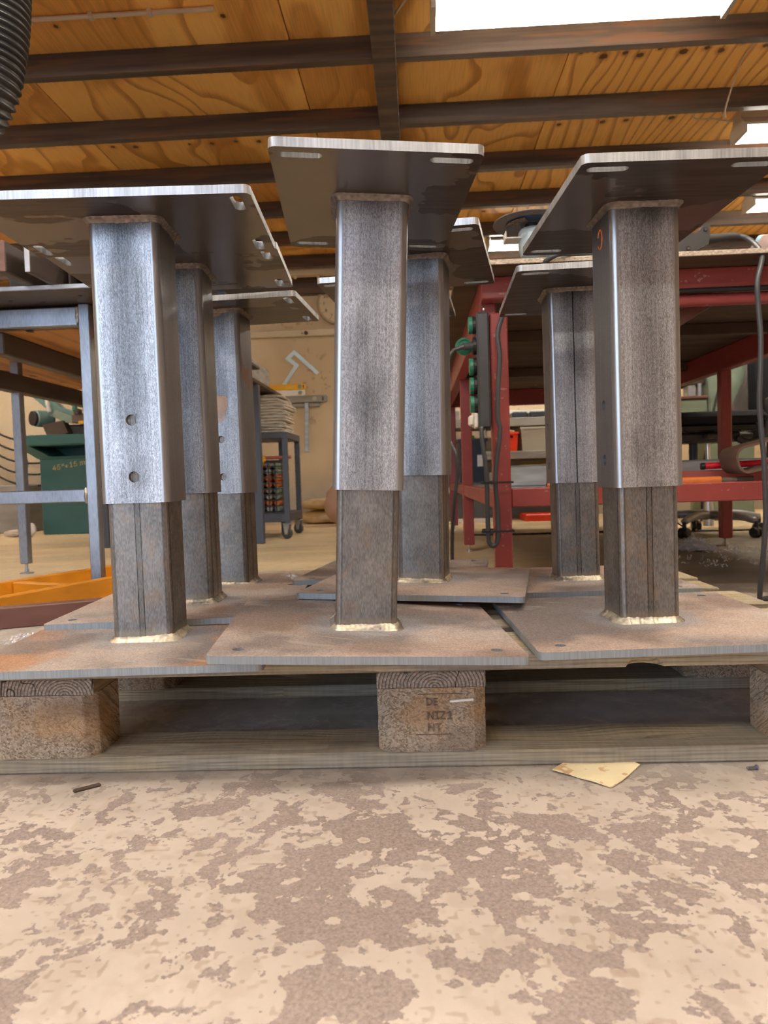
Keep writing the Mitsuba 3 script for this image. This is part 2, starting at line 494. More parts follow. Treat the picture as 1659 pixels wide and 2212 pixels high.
def timber_bump(p, n, uv):
    x, y, z = wood_rel(p)
    w = fbm(x * 2.5, y * 12, z * 12, octaves=3)
    g = (y * 90 + z * 120) + 9 * w
    ring = g - dr.floor(g)
    return 0.6 * smoothstep(0.55, 0.95, ring) + 0.5 * noise(x * 14, y * 480, z * 480)


bsdf('mat_timber', timber_color, 0.8, bump=timber_bump, bump_scale=-0.0006, specular=0.2)


def cross_color(p, n, uv):
    ib = dr.floor((p.x + 0.7) / 0.4)
    cx = -0.515 + 0.05 * cell_rand(ib, 3) + ib * 0.527
    rx, rz = p.x - cx, (p.z - 0.098 - 0.03 * cell_rand(ib, 4)) * 1.25
    rad = dr.sqrt(rx * rx + rz * rz) + 0.002 * fbm(p.x * 60, p.z * 60)
    g = rad * 210
    ring = g - dr.floor(g)
    line = smoothstep(0.4, 0.9, ring) * smoothstep(1.0, 0.93, ring)
    c = mix((0.29, 0.235, 0.19), (0.07, 0.055, 0.045), line * 0.85)
    crack = smoothstep(0.10, 0.04, dr.abs(fbm(p.x * 30, p.z * 18, 3.0 + ib) - 0.5) * 6) * smoothstep(0.5, 0.7, noise(p.x * 20, ib))
    c = lum3(c, (0.6 + 0.7 * noise(p.x * 500, p.z * 500, 2.0)) * (1 - 0.8 * crack))
    side = lum3((0.30, 0.22, 0.14), 0.6 + 0.6 * noise(p.x * 300, p.y * 12, p.z * 300))
    return mix(c, side, smoothstep(0.6, 0.3, dr.abs(n.y)))


bsdf('mat_cross', cross_color, 0.85, bump=lambda p, n, uv: noise(p.x * 400, p.y * 60, p.z * 400), bump_scale=0.0008, specular=0.2)


def flake3(p, f):
    d1, d2, w = voronoi(p.x * f + 3.1 * noise(p.z * 90, p.y * 90), p.z * f * 1.25 + p.y * f * 0.9 + 2.2 * noise(p.x * 90, p.z * 70, 5.0))
    return d1, d2, w


def chip_color(p, n, uv):
    d1, d2, w = flake3(p, 430.0)
    e1, e2, v = flake3(p, 160.0)
    c = mix((0.19, 0.14, 0.095), (0.52, 0.41, 0.30), w)
    c = mix(c, (0.50, 0.42, 0.34), smoothstep(0.6, 0.9, v) * 0.5)
    c = lum3(c, (0.80 + 0.22 * smoothstep(0.0, 0.2, d2 - d1)) * (0.72 + 0.5 * noise(p.x * 1100, p.y * 1100, p.z * 700)))
    stain = smoothstep(0.5, 0.68, fbm(p.x * 14, p.y * 14, p.z * 14, octaves=3))
    c = mix(c, (0.44, 0.23, 0.08), stain * 0.42)
    dirt = smoothstep(0.52, 0.7, fbm(p.x * 11 + 5, p.y * 11, p.z * 11, octaves=3))
    return mix(c, (0.17, 0.13, 0.10), dirt * 0.5)


def chip_bump(p, n, uv):
    d1, d2, w = flake3(p, 430.0)
    return w + smoothstep(0.0, 0.3, d2 - d1)


bsdf('mat_chip', chip_color, 0.85, bump=chip_bump, bump_scale=0.0009, specular=0.2)


def red_color(p, n, uv):
    a = fbm(p.x * 6, p.y * 6, p.z * 6, octaves=4)
    c = lum3((0.285, 0.052, 0.046), 0.8 + 0.4 * a)
    chip = smoothstep(0.74, 0.77, fbm(p.x * 75, p.y * 75, p.z * 75, octaves=3))
    return mix(c, (0.40, 0.20, 0.16), chip * 0.7)


bsdf('mat_red', red_color, 0.32, specular=0.5)


def steel_color(p, n, uv):
    a = fbm(p.x * 12, p.y * 12, p.z * 5, octaves=4)
    s = noise(p.x * 500, p.y * 500, p.z * 60)
    return lum3((0.30, 0.325, 0.375), 0.55 + 0.6 * a + 0.3 * (s - 0.5))


bsdf('mat_steel', steel_color, 0.36, 0.8)
bsdf('mat_darksteel', lambda p, n, uv: lum3((0.060, 0.047, 0.042), 0.6 + 0.8 * fbm(p.x * 9, p.y * 3, p.z * 20, octaves=4)), 0.45)
bsdf('mat_rustbar', lambda p, n, uv: lum3((0.24, 0.13, 0.10), 0.6 + 0.8 * fbm(p.x * 30, p.y * 6, p.z * 30, octaves=4)), 0.6, 0.2)
bsdf('mat_galv', lambda p, n, uv: lum3((0.42, 0.44, 0.47), 0.55 + 0.8 * fbm(p.x * 9, p.y * 15, p.z * 40, octaves=4)), 0.4, 0.6)


def benchwood(p, n, uv):
    g = fbm(p.x * 18, p.y * 1.2, p.z * 4, octaves=4)
    c = mix((0.42, 0.20, 0.065), (0.25, 0.11, 0.035), smoothstep(0.4, 0.62, g))
    d1, d2, w = voronoi(p.x * 6, p.y * 3)
    return mix(c, (0.05, 0.022, 0.01), smoothstep(0.12, 0.06, d1) * smoothstep(0.3, 0.5, w))


bsdf('mat_benchwood', benchwood, 0.6)
bsdf('mat_darkwood', lambda p, n, uv: lum3((0.085, 0.054, 0.033), 0.5 + 0.9 * fbm(p.x * 3, p.y * 22, p.z * 5, octaves=4)), 0.7)
bsdf('mat_edgewood', lambda p, n, uv: lum3((0.50, 0.40, 0.30), 0.5 + 0.9 * noise(p.x * 220, p.y * 60, p.z * 300)), 0.75)
bsdf('mat_teal', lambda p, n, uv: lum3((0.035, 0.125, 0.118), 0.8 + 0.4 * fbm(p.x * 3, p.y * 3, p.z * 3)), 0.4)
bsdf('mat_teal_light', (0.14, 0.24, 0.22), 0.4)
bsdf('mat_machgreen', lambda p, n, uv: lum3((0.23, 0.29, 0.21), 0.75 + 0.5 * fbm(p.x * 8, p.y * 8, p.z * 8)), 0.5)
bsdf('mat_black', (0.014, 0.014, 0.016), 0.45)
bsdf('mat_fabric', lambda p, n, uv: lum3((0.011, 0.012, 0.016), 0.7 + 0.6 * noise(p.x * 300, p.y * 300, p.z * 300)), 0.9, sheen=0.2)
bsdf('mat_greycloth', lambda p, n, uv: lum3((0.10, 0.088, 0.078), 0.6 + 0.8 * fbm(p.x * 9, p.y * 9, p.z * 3)), 0.9, sheen=0.3)
bsdf('mat_rubber', (0.055, 0.057, 0.062), 0.4)
bsdf('mat_hose', (0.030, 0.029, 0.030), 0.38, specular=0.5)
bsdf('mat_plastic_grey', (0.048, 0.043, 0.041), 0.5)
bsdf('mat_greenplastic', (0.03, 0.19, 0.12), 0.35)
bsdf('mat_alu', (0.50, 0.60, 0.63), 0.38, 0.25)
bsdf('mat_chrome', (0.75, 0.76, 0.78), 0.18, 1.0)
bsdf('mat_orange', lambda p, n, uv: lum3((0.62, 0.235, 0.012), 0.75 + 0.5 * fbm(p.x * 7, p.y * 7, p.z * 20)), 0.4)
bsdf('mat_brownpaint', lambda p, n, uv: lum3((0.155, 0.062, 0.045), 0.75 + 0.5 * fbm(p.x * 9, p.y * 9, p.z * 25)), 0.45)
bsdf('mat_redoxide', (0.42, 0.10, 0.085), 0.45)
bsdf('mat_brightred', (0.72, 0.012, 0.030), 0.35)
bsdf('mat_orangered', (0.85, 0.055, 0.012), 0.35)
bsdf('mat_orangerust', lambda p, n, uv: lum3((0.62, 0.16, 0.03), 0.7 + 0.6 * fbm(p.x * 20, p.y * 40, p.z * 40)), 0.5)
bsdf('mat_brownpipe', (0.135, 0.085, 0.062), 0.5)
bsdf('mat_yellow', (0.75, 0.40, 0.012), 0.4)
bsdf('mat_crategrey', (0.42, 0.38, 0.30), 0.5)
bsdf('mat_shelfgrey', lambda p, n, uv: lum3((0.27, 0.25, 0.22), 0.7 + 0.6 * fbm(p.x * 6, p.y * 6, p.z * 14)), 0.6)
bsdf('mat_darkblue', (0.018, 0.028, 0.045), 0.4)
bsdf('mat_green_bright', (0.10, 0.45, 0.05), 0.4)
bsdf('mat_paper', lambda p, n, uv: mix(lum3((0.80, 0.68, 0.42), 0.9 + 0.2 * fbm(p.x * 30, p.y * 30)), (0.50, 0.27, 0.10), smoothstep(0.66, 0.74, fbm(p.x * 55, p.y * 55, 3.0)) * 0.7), 0.8)
bsdf('mat_rag', lambda p, n, uv: lum3((0.50, 0.45, 0.37), 0.55 + 0.8 * noise(p.x * 30, p.y * 30, p.z * 160)), 0.85)
bsdf('mat_sack', lambda p, n, uv: mix((0.42, 0.28, 0.11), (0.60, 0.47, 0.30), smoothstep(0.4, 0.65, fbm(p.x * 9, p.y * 9, p.z * 9))), 0.28, specular=0.6)
bsdf('mat_pinksack', (0.45, 0.27, 0.20), 0.5)
bsdf('mat_white', (0.75, 0.72, 0.66), 0.5)
bsdf('mat_lamphousing', (0.46, 0.41, 0.34), 0.4, specular=0.5)
bsdf('mat_cableduct', (0.58, 0.47, 0.31), 0.5)
bsdf('mat_whitecable', (0.62, 0.50, 0.38), 0.5)
bsdf('mat_clockface', (0.62, 0.49, 0.31), 0.6)
bsdf('mat_clockrim', (0.40, 0.29, 0.17), 0.5)
bsdf('mat_ink', (0.06, 0.045, 0.035), 0.7)
bsdf('mat_stampink', (0.14, 0.10, 0.075), 0.9)
bsdf('mat_chalk', (0.58, 0.44, 0.14), 0.8)
bsdf('mat_swarf', (0.85, 0.87, 0.92), 0.35, 0.3)
bsdf('mat_greysteelpaint', (0.055, 0.062, 0.080), 0.45)
bsdf('mat_discpaper', lambda p, n, uv: mix((0.10, 0.085, 0.075), (0.30, 0.19, 0.14), smoothstep(0.5, 0.6, noise(p.x * 260, p.y * 420))), 0.7)
bsdf('mat_disc', lambda p, n, uv: lum3((0.16, 0.145, 0.14), 0.75 + 0.5 * noise(p.x * 600, p.y * 600)), 0.65)
bsdf('mat_discblue', (0.045, 0.075, 0.13), 0.35)
bsdf('mat_bluetarp', lambda p, n, uv: mix((0.22, 0.42, 0.50), (0.33, 0.22, 0.19), smoothstep(0.5, 0.6, fbm(p.x * 30, p.y * 30, p.z * 40))), 0.5)
bsdf('mat_asphalt', (0.30, 0.29, 0.27), 0.9)
scene['mat_lampglass'] = {'type': 'diffuse', 'reflectance': {'type': 'rgb', 'value': [0.8, 0.8, 0.78]}}

# ------------------------------------------------------------------ the setting
XL, XR, YF, YB, ZC = -4.6, 4.4, -2.6, 6.80, 2.28
obj('floor', bx(XL - 0.2, XR + 0.2, YF - 0.2, YB + 0.2, -0.15, 0.0), 'mat_floor', kind='structure', label='concrete floor with wear and peeling pale coating')
obj('ground', bx(-16, 10, -18, YF - 0.2, -0.16, -0.01), 'mat_asphalt', kind='structure', label='paved yard outside the open workshop door')
wb = obj('wall_back', bx(XL, XR, YB, YB + 0.2, 0, 2.6), 'mat_wall', kind='structure', label='stained beige far wall')
obj('wall_left', bx(XL - 0.2, XL, YF, YB, 0, 2.6), 'mat_wall', kind='structure', label='beige side wall')
obj('wall_right', bx(XR, XR + 0.2, YF, YB, 0, 2.6), 'mat_wall', kind='structure', label='beige side wall')
# the wall behind the camera, with the open workshop door in it
DX0, DX1, DZ = -4.3, -0.35, 2.25
wf = obj('wall_front', join(bx(XL - 0.2, DX0, YF - 0.2, YF, 0, 2.6), bx(DX1, XR + 0.2, YF - 0.2, YF, 0, 2.6), bx(DX0, DX1, YF - 0.2, YF, DZ, 2.6)), 'mat_wall',
         kind='structure', label='wall with the open workshop door')
obj('beam', bx(-3.9, 1.5, YB - 0.09, YB, 2.05, 2.20), 'mat_joist', wb, label='dark brown beam along the top of the wall')
ce = obj('ceiling', bx(XL - 0.2, XR + 0.2, YF - 0.2, YB + 0.2, ZC + 0.018, ZC + 0.3), 'mat_joist', kind='structure', label='plywood ceiling on dark steel joists')
ix0 = math.floor((XL - PLY_X0) / PLY_W)
for iy in range(-2, 3):
    y0, y1 = PLY_Y0 + iy * PLY_L, PLY_Y0 + (iy + 1) * PLY_L
    for ix in range(ix0, 4):
        x0, x1 = PLY_X0 + ix * PLY_W, PLY_X0 + (ix + 1) * PLY_W
        a, b = max(x0 + 0.0025, XL), min(x1 - 0.0025, XR)
        c, d = max(y0 + 0.0015, YF), min(y1 - 0.0015, YB)
        if b > a and d > c:
            obj('plywood_sheet', bx(a, b, c, d, ZC, ZC + 0.018, 0.001), 'mat_plywood', ce)
JOIST_Y = [3.32 + 0.6115 * k for k in range(-9, 6)]


def joist_mesh(x0, x1, y):
    # a channel: web facing the camera, flange below
    web = bx(x0, x1, y - 0.045, y - 0.039, 2.18, ZC, 0.0015)
    low = bx(x0, x1, y - 0.045, y, 2.18, 2.186, 0.0015)
    up = bx(x0, x1, y - 0.045, y, ZC - 0.006, ZC, 0.0015)
    return join(web, low, up)


for y in JOIST_Y:
    obj('joist', joist_mesh(XL, -0.132, y), 'mat_joist', ce)
    obj('joist', joist_mesh(-0.042, XR, y), 'mat_joist', ce)
bm = [bx(-0.137, -0.037, YF, YB - 0.09, 2.165, 2.173, 0.002), bx(-0.137, -0.037, YF, YB - 0.09, ZC - 0.008, ZC - 0.001, 0.002), bx(-0.137, -0.126, YF, YB - 0.09, 2.17, ZC - 0.004)]
obj('main_beam', join(*bm), 'mat_joist', ce, label='steel beam running away from the camera')

# ------------------------------------------------------------------ ceiling lamps
LAMPS = [
    (0.104, 1.245, 2.945, 'long bright ceiling lamp, the nearest one, at the top of the picture'),
    (1.75, 2.90, 4.13, 'second ceiling lamp, at the right edge above the nearer right post'),
    (2.29, 3.44, 5.25, 'third ceiling lamp, small at the right edge'),
    (0.59, 1.74, 5.88, 'far ceiling lamp seen behind the cutting disc'),
    (0.05, 1.20, -0.75, 'ceiling lamp behind the viewer over the right-hand side'),
    (-2.60, -1.45, -0.75, 'ceiling lamp behind the viewer over the left-hand side'),
    (0.30, 1.45, 1.72, 'added unseen ceiling lamp above the posts, on the right of the main beam'),  # lamps from here on are unseen, added to brighten the room
    (-1.60, -0.45, 1.72, 'added unseen ceiling lamp above the posts, on the left of the main beam'),
    (-3.90, -2.75, 2.95, 'added unseen ceiling lamp far to the left of the steel bench'),
    (0.30, 1.45, 0.50, 'added unseen ceiling lamp above the foreground floor, on the right'),
    (-1.60, -0.45, 0.50, 'added unseen ceiling lamp above the foreground floor, on the left'),
    (-4.25, -3.1, 5.5, 'added ceiling lamp above the green machine, out of view to the left'),  # added to light the corner by the green machine
]
for x0, x1, yc, lab in LAMPS:
    k = thing('ceiling_lamp', lab, 'ceiling lamp', 'fluorescent ceiling lamps')
    w = 0.085
    prof = Polygon([(-w, 0.0), (-w, 0.012), (-0.045, 0.055), (-0.045, 0.098), (0.045, 0.098), (0.045, 0.055), (w, 0.012), (w, 0.0)])
    Mx = frame((x0, yc, 2.162), (0, 1, 0), (0, 0, 1), (1, 0, 0))
    Mh = Mx.copy(); Mh[:3, 3] += (0.02, 0, 0)
    inner = Polygon([(-w + 0.006, 0.0), (-w + 0.006, 0.012), (-0.042, 0.052), (0.042, 0.052), (w - 0.006, 0.012), (w - 0.006, 0.0)])
    obj('housing', prism(prof.difference(inner.buffer(1e-5)), x1 - x0 - 0.04, Mh), 'mat_lamphousing', k)
    for xe in (x0, x1 - 0.018):
        Me = Mx.copy(); Me[0, 3] = xe
        obj('end_cap', prism(prof.union(sbox(-w, -0.034, w, 0.006)).buffer(0.004, join_style=2), 0.018, Me), 'mat_lamphousing', k)
    # the lit diffuser: a shallow trough
    dp = Polygon([(-w + 0.008, 0.014), (-0.042, 0.05), (0.042, 0.05), (w - 0.008, 0.014), (w - 0.004, 0.0), (w - 0.006, -0.026), (w - 0.016, -0.034), (-w + 0.016, -0.034), (-w + 0.006, -0.026), (-w + 0.004, 0.0)])
    Md = Mx.copy(); Md[:3, 3] += (0.021, 0, 0)
    key = key_of('diffuser', k)
    scene[key] = {**mikit.ply(prism(dp, x1 - x0 - 0.042, Md), 'mat_lampglass'), 'emitter': {'type': 'area', 'radiance': {'type': 'rgb', 'value': list(LAMP_RADIANCE)}}}
    for xs in (x0 + 0.12, x1 - 0.12):
        obj('bracket', bx(xs - 0.02, xs + 0.02, yc - 0.03, yc + 0.03, 2.2595, ZC, 0.002), 'mat_lamphousing', k)

t = thing('cable_duct', 'beige cable duct under the ceiling in front of the far wall', 'duct')
obj('duct', bx(-2.6, 1.2, 6.44, 6.52, 2.14, 2.235, 0.006), 'mat_cableduct', t)
for x in np.linspace(-2.4, 1.0, 18):
    obj('clip', cyl((x, 6.48, 2.142), (x, 6.48, 2.122), 0.012, 10), 'mat_cableduct', t)
for x in (-2.2, -0.3):
    obj('hanger', bx(x - 0.02, x + 0.02, 6.46, 6.50, 2.23, ZC, 0.002), 'mat_cableduct', t)

# ------------------------------------------------------------------ pallet
PAL = trimesh.transformations.rotation_matrix(math.radians(0.7), [0, 0, 1], (0.011, 0.98, 0))


def pal(mesh):
    mesh = mesh.copy(); mesh.apply_transform(PAL); return mesh


pk = thing('pallet', 'weathered wooden pallet with pressed chip blocks carrying the steel posts', 'pallet')
PX, PY = 0.011, 0.98
deck_y = [(0, 0.145), (0.185, 0.285), (0.3275, 0.4725), (0.515, 0.615), (0.655, 0.80)]
ends = [0.0, -0.006, 0.004, -0.01, 0.003]
for i, (a, b) in enumerate(deck_y):
    m = bx(PX - 0.6, PX + 0.6 + ends[i], PY + a, PY + b, 0.130, 0.150, 0.002)
    if i == 0:   # the broken front edge
        bite = m3.Manifold.sphere(1, 40).scale((0.026, 0.030, 0.017)).translate((0.293, PY - 0.006, 0.128))
        mm = m3.Manifold(m3.Mesh(np.array(m.vertices, np.float32), np.array(m.faces, np.uint32))) - bite
        m = tm(mm)
    obj('deck_board', pal(m), 'mat_timber', pk)
for x in (-0.5275, 0.0, 0.5275):
    obj('crossboard', pal(bx(PX + x - 0.0725, PX + x + 0.0725, PY, PY + 0.80, 0.108, 0.130, 0.0015)), 'mat_cross', pk)
for a, w in ((0, 0.10), (0.3275, 0.145), (0.70, 0.10)):
    obj('bottom_board', pal(bx(PX - 0.6, PX + 0.6, PY + a, PY + a + w, 0.0, 0.022, 0.003)), 'mat_timber', pk)


def block_mesh(x, y, d, seed, w=0.145):
    c = 0.016
    pts = [(-w / 2 + c, 0), (w / 2 - c, 0), (w / 2 - 0.004, c - 0.004), (w / 2, c), (w / 2, d - c), (w / 2 - c, d), (-w / 2 + c, d), (-w / 2, d - c), (-w / 2, c), (-w / 2 + 0.004, c - 0.004)]
    m = prism(Polygon(pts), 0.0861)
    man = m3.Manifold(m3.Mesh(np.array(m.vertices, np.float32), np.array(m.faces, np.uint32)))
    m = tm(man.refine_to_length(0.006))
    m.apply_translation((x, y, 0.0220))
    m.merge_vertices()
    v = np.array(m.vertices); n = np.array(m.vertex_normals)
    k = (meshkit.noise(v * 260, seed) - 0.5) * 0.0016
    k[(v[:, 2] < 0.0225) | (v[:, 2] > 0.1078)] *= 0.2
    m.vertices = v + n * k[:, None]
    return m


for j, (a, d) in enumerate(((0.0, 0.10), (0.3275, 0.145), (0.70, 0.10))):
    for i, x in enumerate((-0.5275, 0.0, 0.5275)):
        bk = obj('block', pal(block_mesh(PX + x, PY + a, d, 10 * j + i)), 'mat_chip', pk, smooth=30)
        if i == 1 and j == 0:
            yf = PY - 0.0012
            for txt, zz, xx, hh in (('DE', 0.0850, -0.0080, 0.0095), ('NIZ1', 0.0660, -0.0075, 0.0105), ('HT', 0.0500, -0.0070, 0.0105)):
                m = meshkit.text_mesh(txt, hh, 0.0016)
                m.apply_transform(frame((PX + xx, yf + 0.0006, zz), (1, 0, 0), (0, 0, 1), (0, -1, 0)))
                obj('stamp', pal(m), 'mat_stampink', bk, label='dark stamped lettering')
            obj('stamp_line', pal(bx(PX - 0.022, PX + 0.026, yf, yf + 0.003, 0.0453, 0.0461)), 'mat_stampink', bk)
            obj('stamp_line', pal(bx(PX - 0.018, PX + 0.042, yf, yf + 0.003, 0.0997, 0.1005)), 'mat_stampink', bk)
            obj('staple', pal(rot(bx(PX + 0.024, PX + 0.056, yf - 0.0012, yf + 0.003, 0.0895, 0.0925, 0.0006), (0, 1, 0), -4, (PX + 0.04, PY, 0.091))), 'mat_white', bk, label='pale metal staple')

# ------------------------------------------------------------------ telescopic posts
def fixcs(poly):
    c = np.array(poly.exterior.coords)[:-1]
    if poly.exterior.is_ccw is False:
        c = c[::-1]
    return m3.CrossSection([c])


def hollow(w, wall, r, h0, h1):
    return m3.Manifold.extrude(fixcs(rrect(w, w, r, 6)) - fixcs(rrect(w - 2 * wall, w - 2 * wall, max(r - wall, 0.003), 5)), h1 - h0).translate((0, 0, h0))


def per_uv(cid, turn):
    """uv for a square tube: way round (front = 0, right = .1, back = .2, left = -.1), moved by turn faces."""
    def fn(v, n):
        front, right, back, left = -n[:, 1], n[:, 0], n[:, 1], -n[:, 0]
        which = np.argmax(np.stack([front, right, back, left]), axis=0)
        s = np.select([which == 0, which == 1, which == 2, which == 3], [v[:, 0], v[:, 1] + 0.1, 0.2 - v[:, 0], -v[:, 1] - 0.1])
        s = s - 0.1 * turn
        return np.stack([s + 10 * cid, v[:, 2]], 1)
    return fn


def weld_ring(w, z0, up, seed, size=0.010):
    """A lumpy fillet round a square tube: up=+1 on the base plate, -1 under the top plate."""
    base = rrect(w, w, 0.009, 8).exterior
    N = 150
    pts = np.array([base.interpolate(k / N, normalized=True).coords[0] for k in range(N)])
    nrm = np.array([[pts[(k + 1) % N][1] - pts[k - 1][1], -(pts[(k + 1) % N][0] - pts[k - 1][0])] for k in range(N)])
    nrm /= np.linalg.norm(nrm, axis=1, keepdims=True)
    if ((pts * nrm).sum(1)).mean() < 0:
        nrm = -nrm
    prof = [(-0.002, 0.0), (-0.002, 1.0), (0.0015, 1.0), (0.35, 0.62), (0.72, 0.34), (1.0, 0.06), (1.0, 0.0)]
    v = []
    for k in range(N):
        q = np.array([pts[k][0] * 30, pts[k][1] * 30, seed * 3.0])
        s = size * (0.85 + 0.22 * (meshkit.noise(q[None] * 5, seed)[0] - 0.5) + 0.35 * (meshkit.noise(q[None] * 0.9, seed + 3)[0] - 0.4) + 0.05 * math.sin(k * 2.1))
        for o, h in prof:
            oo = o * s if o > 0.0016 else o
            v.append((*(pts[k] + nrm[k] * oo), z0 + up * h * s))
    P = len(prof)
    f = []
    for k in range(N):
        for j in range(P):
            a, b = k * P + j, k * P + (j + 1) % P
            c, d = ((k + 1) % N) * P + (j + 1) % P, ((k + 1) % N) * P + j
            f += [(a, b, c), (a, c, d)]
    m = trimesh.Trimesh(np.array(v), f, process=False)
    m.fix_normals()
    return m


def Rz(a): c, s = math.cos(a), math.sin(a); return np.array([[c, -s, 0], [s, c, 0], [0, 0, 1]])
def Rx(a): c, s = math.cos(a), math.sin(a); return np.array([[1, 0, 0], [0, c, -s], [0, s, c]])
def Ry(a): c, s = math.cos(a), math.sin(a); return np.array([[c, 0, s], [0, 1, 0], [-s, 0, c]])


def post(cid, label, x, y, z, yaw, tx, ty, zo, zt, quarter, seam_front):
    """A telescopic post: z is the top of its base plate; quarter = 1 turns the top plate and the bolt holes a quarter turn."""
    k = thing('telescopic_post', label, 'steel post', 'welded steel posts on the pallet')
    M = np.eye(4)
    M[:3, :3] = Rz(math.radians(yaw)) @ Rx(math.radians(tx)) @ Ry(math.radians(ty))
    M[:3, 3] = (x, y, z)
    R4 = np.eye(4); R4[:3, :3] = Rz(math.pi / 2) if quarter else np.eye(3)

    def put(name, man_or_mesh, mat, uvfn, angle=30):
        m = man_or_mesh if isinstance(man_or_mesh, trimesh.Trimesh) else tm(man_or_mesh)
        kk = key_of(name, k)
        scene[kk] = uvply(m, mat, uvfn, angle, M)
        return kk
    flat = lambda v, n: np.stack([v[:, 0] + 10 * cid, v[:, 1]], 1)
    # base plate with its four bolt holes
    bp = m3.Manifold.extrude(fixcs(rrect(0.396, 0.396, 0.008)), 0.010).translate((0, 0, -0.010))
    for sx in (-1, 1):
        for sy in (-1, 1):
            bp -= m3.Manifold.cylinder(0.03, 0.0075, 0.0075, 24).translate((sx * 0.163, sy * 0.163, -0.02))
    put('base_plate', bp, 'mat_base_plate', flat)
    # top plate with four slots
    tp = m3.Manifold.extrude(fixcs(rrect(0.257, 0.39, 0.010)), 0.0115)
    for sx in (-1, 1):
        for sy in (-1, 1):
            slot = fixcs(Polygon(sbox(-0.019, -0.0001, 0.019, 0.0001).buffer(0.0075, quad_segs=6).exterior))
            tp -= m3.Manifold.extrude(slot, 0.05).translate((sx * 0.0915, sy * 0.173, -0.02))
    if quarter:
        tp = tp.rotate((0, 0, 90))
    put('top_plate', tp.translate((0, 0, zt)), 'mat_top_plate', flat)
    # tubes
    ou = hollow(0.100, 0.005, 0.010, zo, zt)
    axis = (0, 1, 0) if quarter else (1, 0, 0)
    for zz in (0.3235, 0.2415):
        h = m3.Manifold.cylinder(0.3, 0.008, 0.008, 28, True)
        h = h.rotate((90, 0, 0)) if quarter else h.rotate((0, 90, 0))
        ou -= h.translate((0, 0, zz))
    put('outer_tube', ou, 'mat_outer', per_uv(cid, 0), 25)
    put('inner_tube', hollow(0.088, 0.005, 0.009, 0.0, 0.42), 'mat_inner', per_uv(cid, 0 if seam_front else 1), 25)
    kk = put('base_weld', weld_ring(0.0885, 0.0, 1, 20 + cid, 0.0092), 'mat_weld', flat, 60)
    labels[kk] = {'label': 'bright lumpy weld bead round the foot'}
    kk = put('top_weld', weld_ring(0.1005, zt, -1, 40 + cid, 0.0088), 'mat_weld_top', flat, 60)
    labels[kk] = {'label': 'dark weld bead under the top plate'}
    if cid == 6:
        a_ = np.radians(np.linspace(20, 330, 30))
        c3 = np.stack([a_ * 0 - 0.0502, 0.010 * np.cos(a_), 0.569 + 0.014 * np.sin(a_)], 1)
        kk = put('chalk_mark', tube(c3, 0.0012, 6), 'mat_orangerust', flat)
        labels[kk] = {'label': 'small orange chalk mark'}
    return k


post(0, 'front left steel post with two holes in its face, on a rusty orange base plate', -0.4107, 1.1124, 0.1600, 3.13, 0.25, -0.04, 0.2036, 0.610, 1, True)
post(1, 'steel post directly behind the front left one, its base plate lying on the rusty one', -0.4222, 1.3717, 0.1705, 3.38, -0.1, -0.3, 0.2006, 0.6065, 1, False)
post(2, 'rearmost steel post of the left row, with rust patches on its face', -0.4205, 1.6731, 0.1600, -3.75, 0.2, -0.3, 0.2045, 0.6046, 1, False)
post(3, 'leaning steel post in the front middle, with the full top plate in view', -0.0822, 1.0912, 0.1745, 5.44, 0.5, 2.62, 0.1986, 0.6021, 0, False)
post(4, 'steel post close behind the leaning front middle one, standing on the raised plate', 0.01, 1.4533, 0.1880, -9.72, -0.2, 0.76, 0.2030, 0.6105, 0, False)
post(5, 'mostly hidden rear middle steel post showing only plate corners', -0.0465, 1.7068, 0.1780, -6.95, -0.6, 0.3, 0.2023, 0.608, 0, False)
post(6, 'front right steel post with a small orange chalk mark on its left face', 0.3362, 1.1472, 0.1645, 2.87, 0.3, -0.35, 0.2000, 0.6042, 0, True)
post(7, 'rear right steel post with a dark seam line, half hidden by the front right one', 0.3343, 1.6062, 0.1625, -1.38, -0.4, -0.4, 0.2035, 0.6022, 0, True)

# ------------------------------------------------------------------ small things on and round the pallet
def polyline_card(pts, z, th):
    return mv(prism(Polygon(pts), th), 0, 0, z)


pp = Polygon([(0.165, 0.9607), (0.186, 0.945), (0.2268, 0.9072), (0.245, 0.925), (0.2822, 0.976), (0.276, 0.985), (0.19, 0.990)])
m = prism(pp, 0.0012)
m = m.subdivide().subdivide().subdivide()
v = np.array(m.vertices); v[:, 2] += 0.0008 + 0.004 * meshkit.noise(np.c_[v[:, :2] * 35, v[:, 0] * 0]) * (0.5 + 12 * np.abs(v[:, 1] - 0.955)); m.vertices = v
obj('paper_scrap', m, 'mat_paper', label='torn cream sheet of paper on the floor in front of the pallet', cat='paper')
obj('wood_chip', mv(rot(bx(-0.017, 0.017, -0.003, 0.003, 0, 0.004, 0.0015), (0, 0, 1), 38), -0.436, 0.9245, 0.0), 'mat_darkwood', label='small dark wood splinter on the floor at the left', cat='wood chip')
obj('screw', join(cyl((0.412, 0.9575, 0.0035), (0.424, 0.9595, 0.0035), 0.002, 8), cyl((0.424, 0.9595, 0.0035), (0.426, 0.9598, 0.0035), 0.0035, 10)), 'mat_steel', label='small loose screw on the floor at the right', cat='screw')


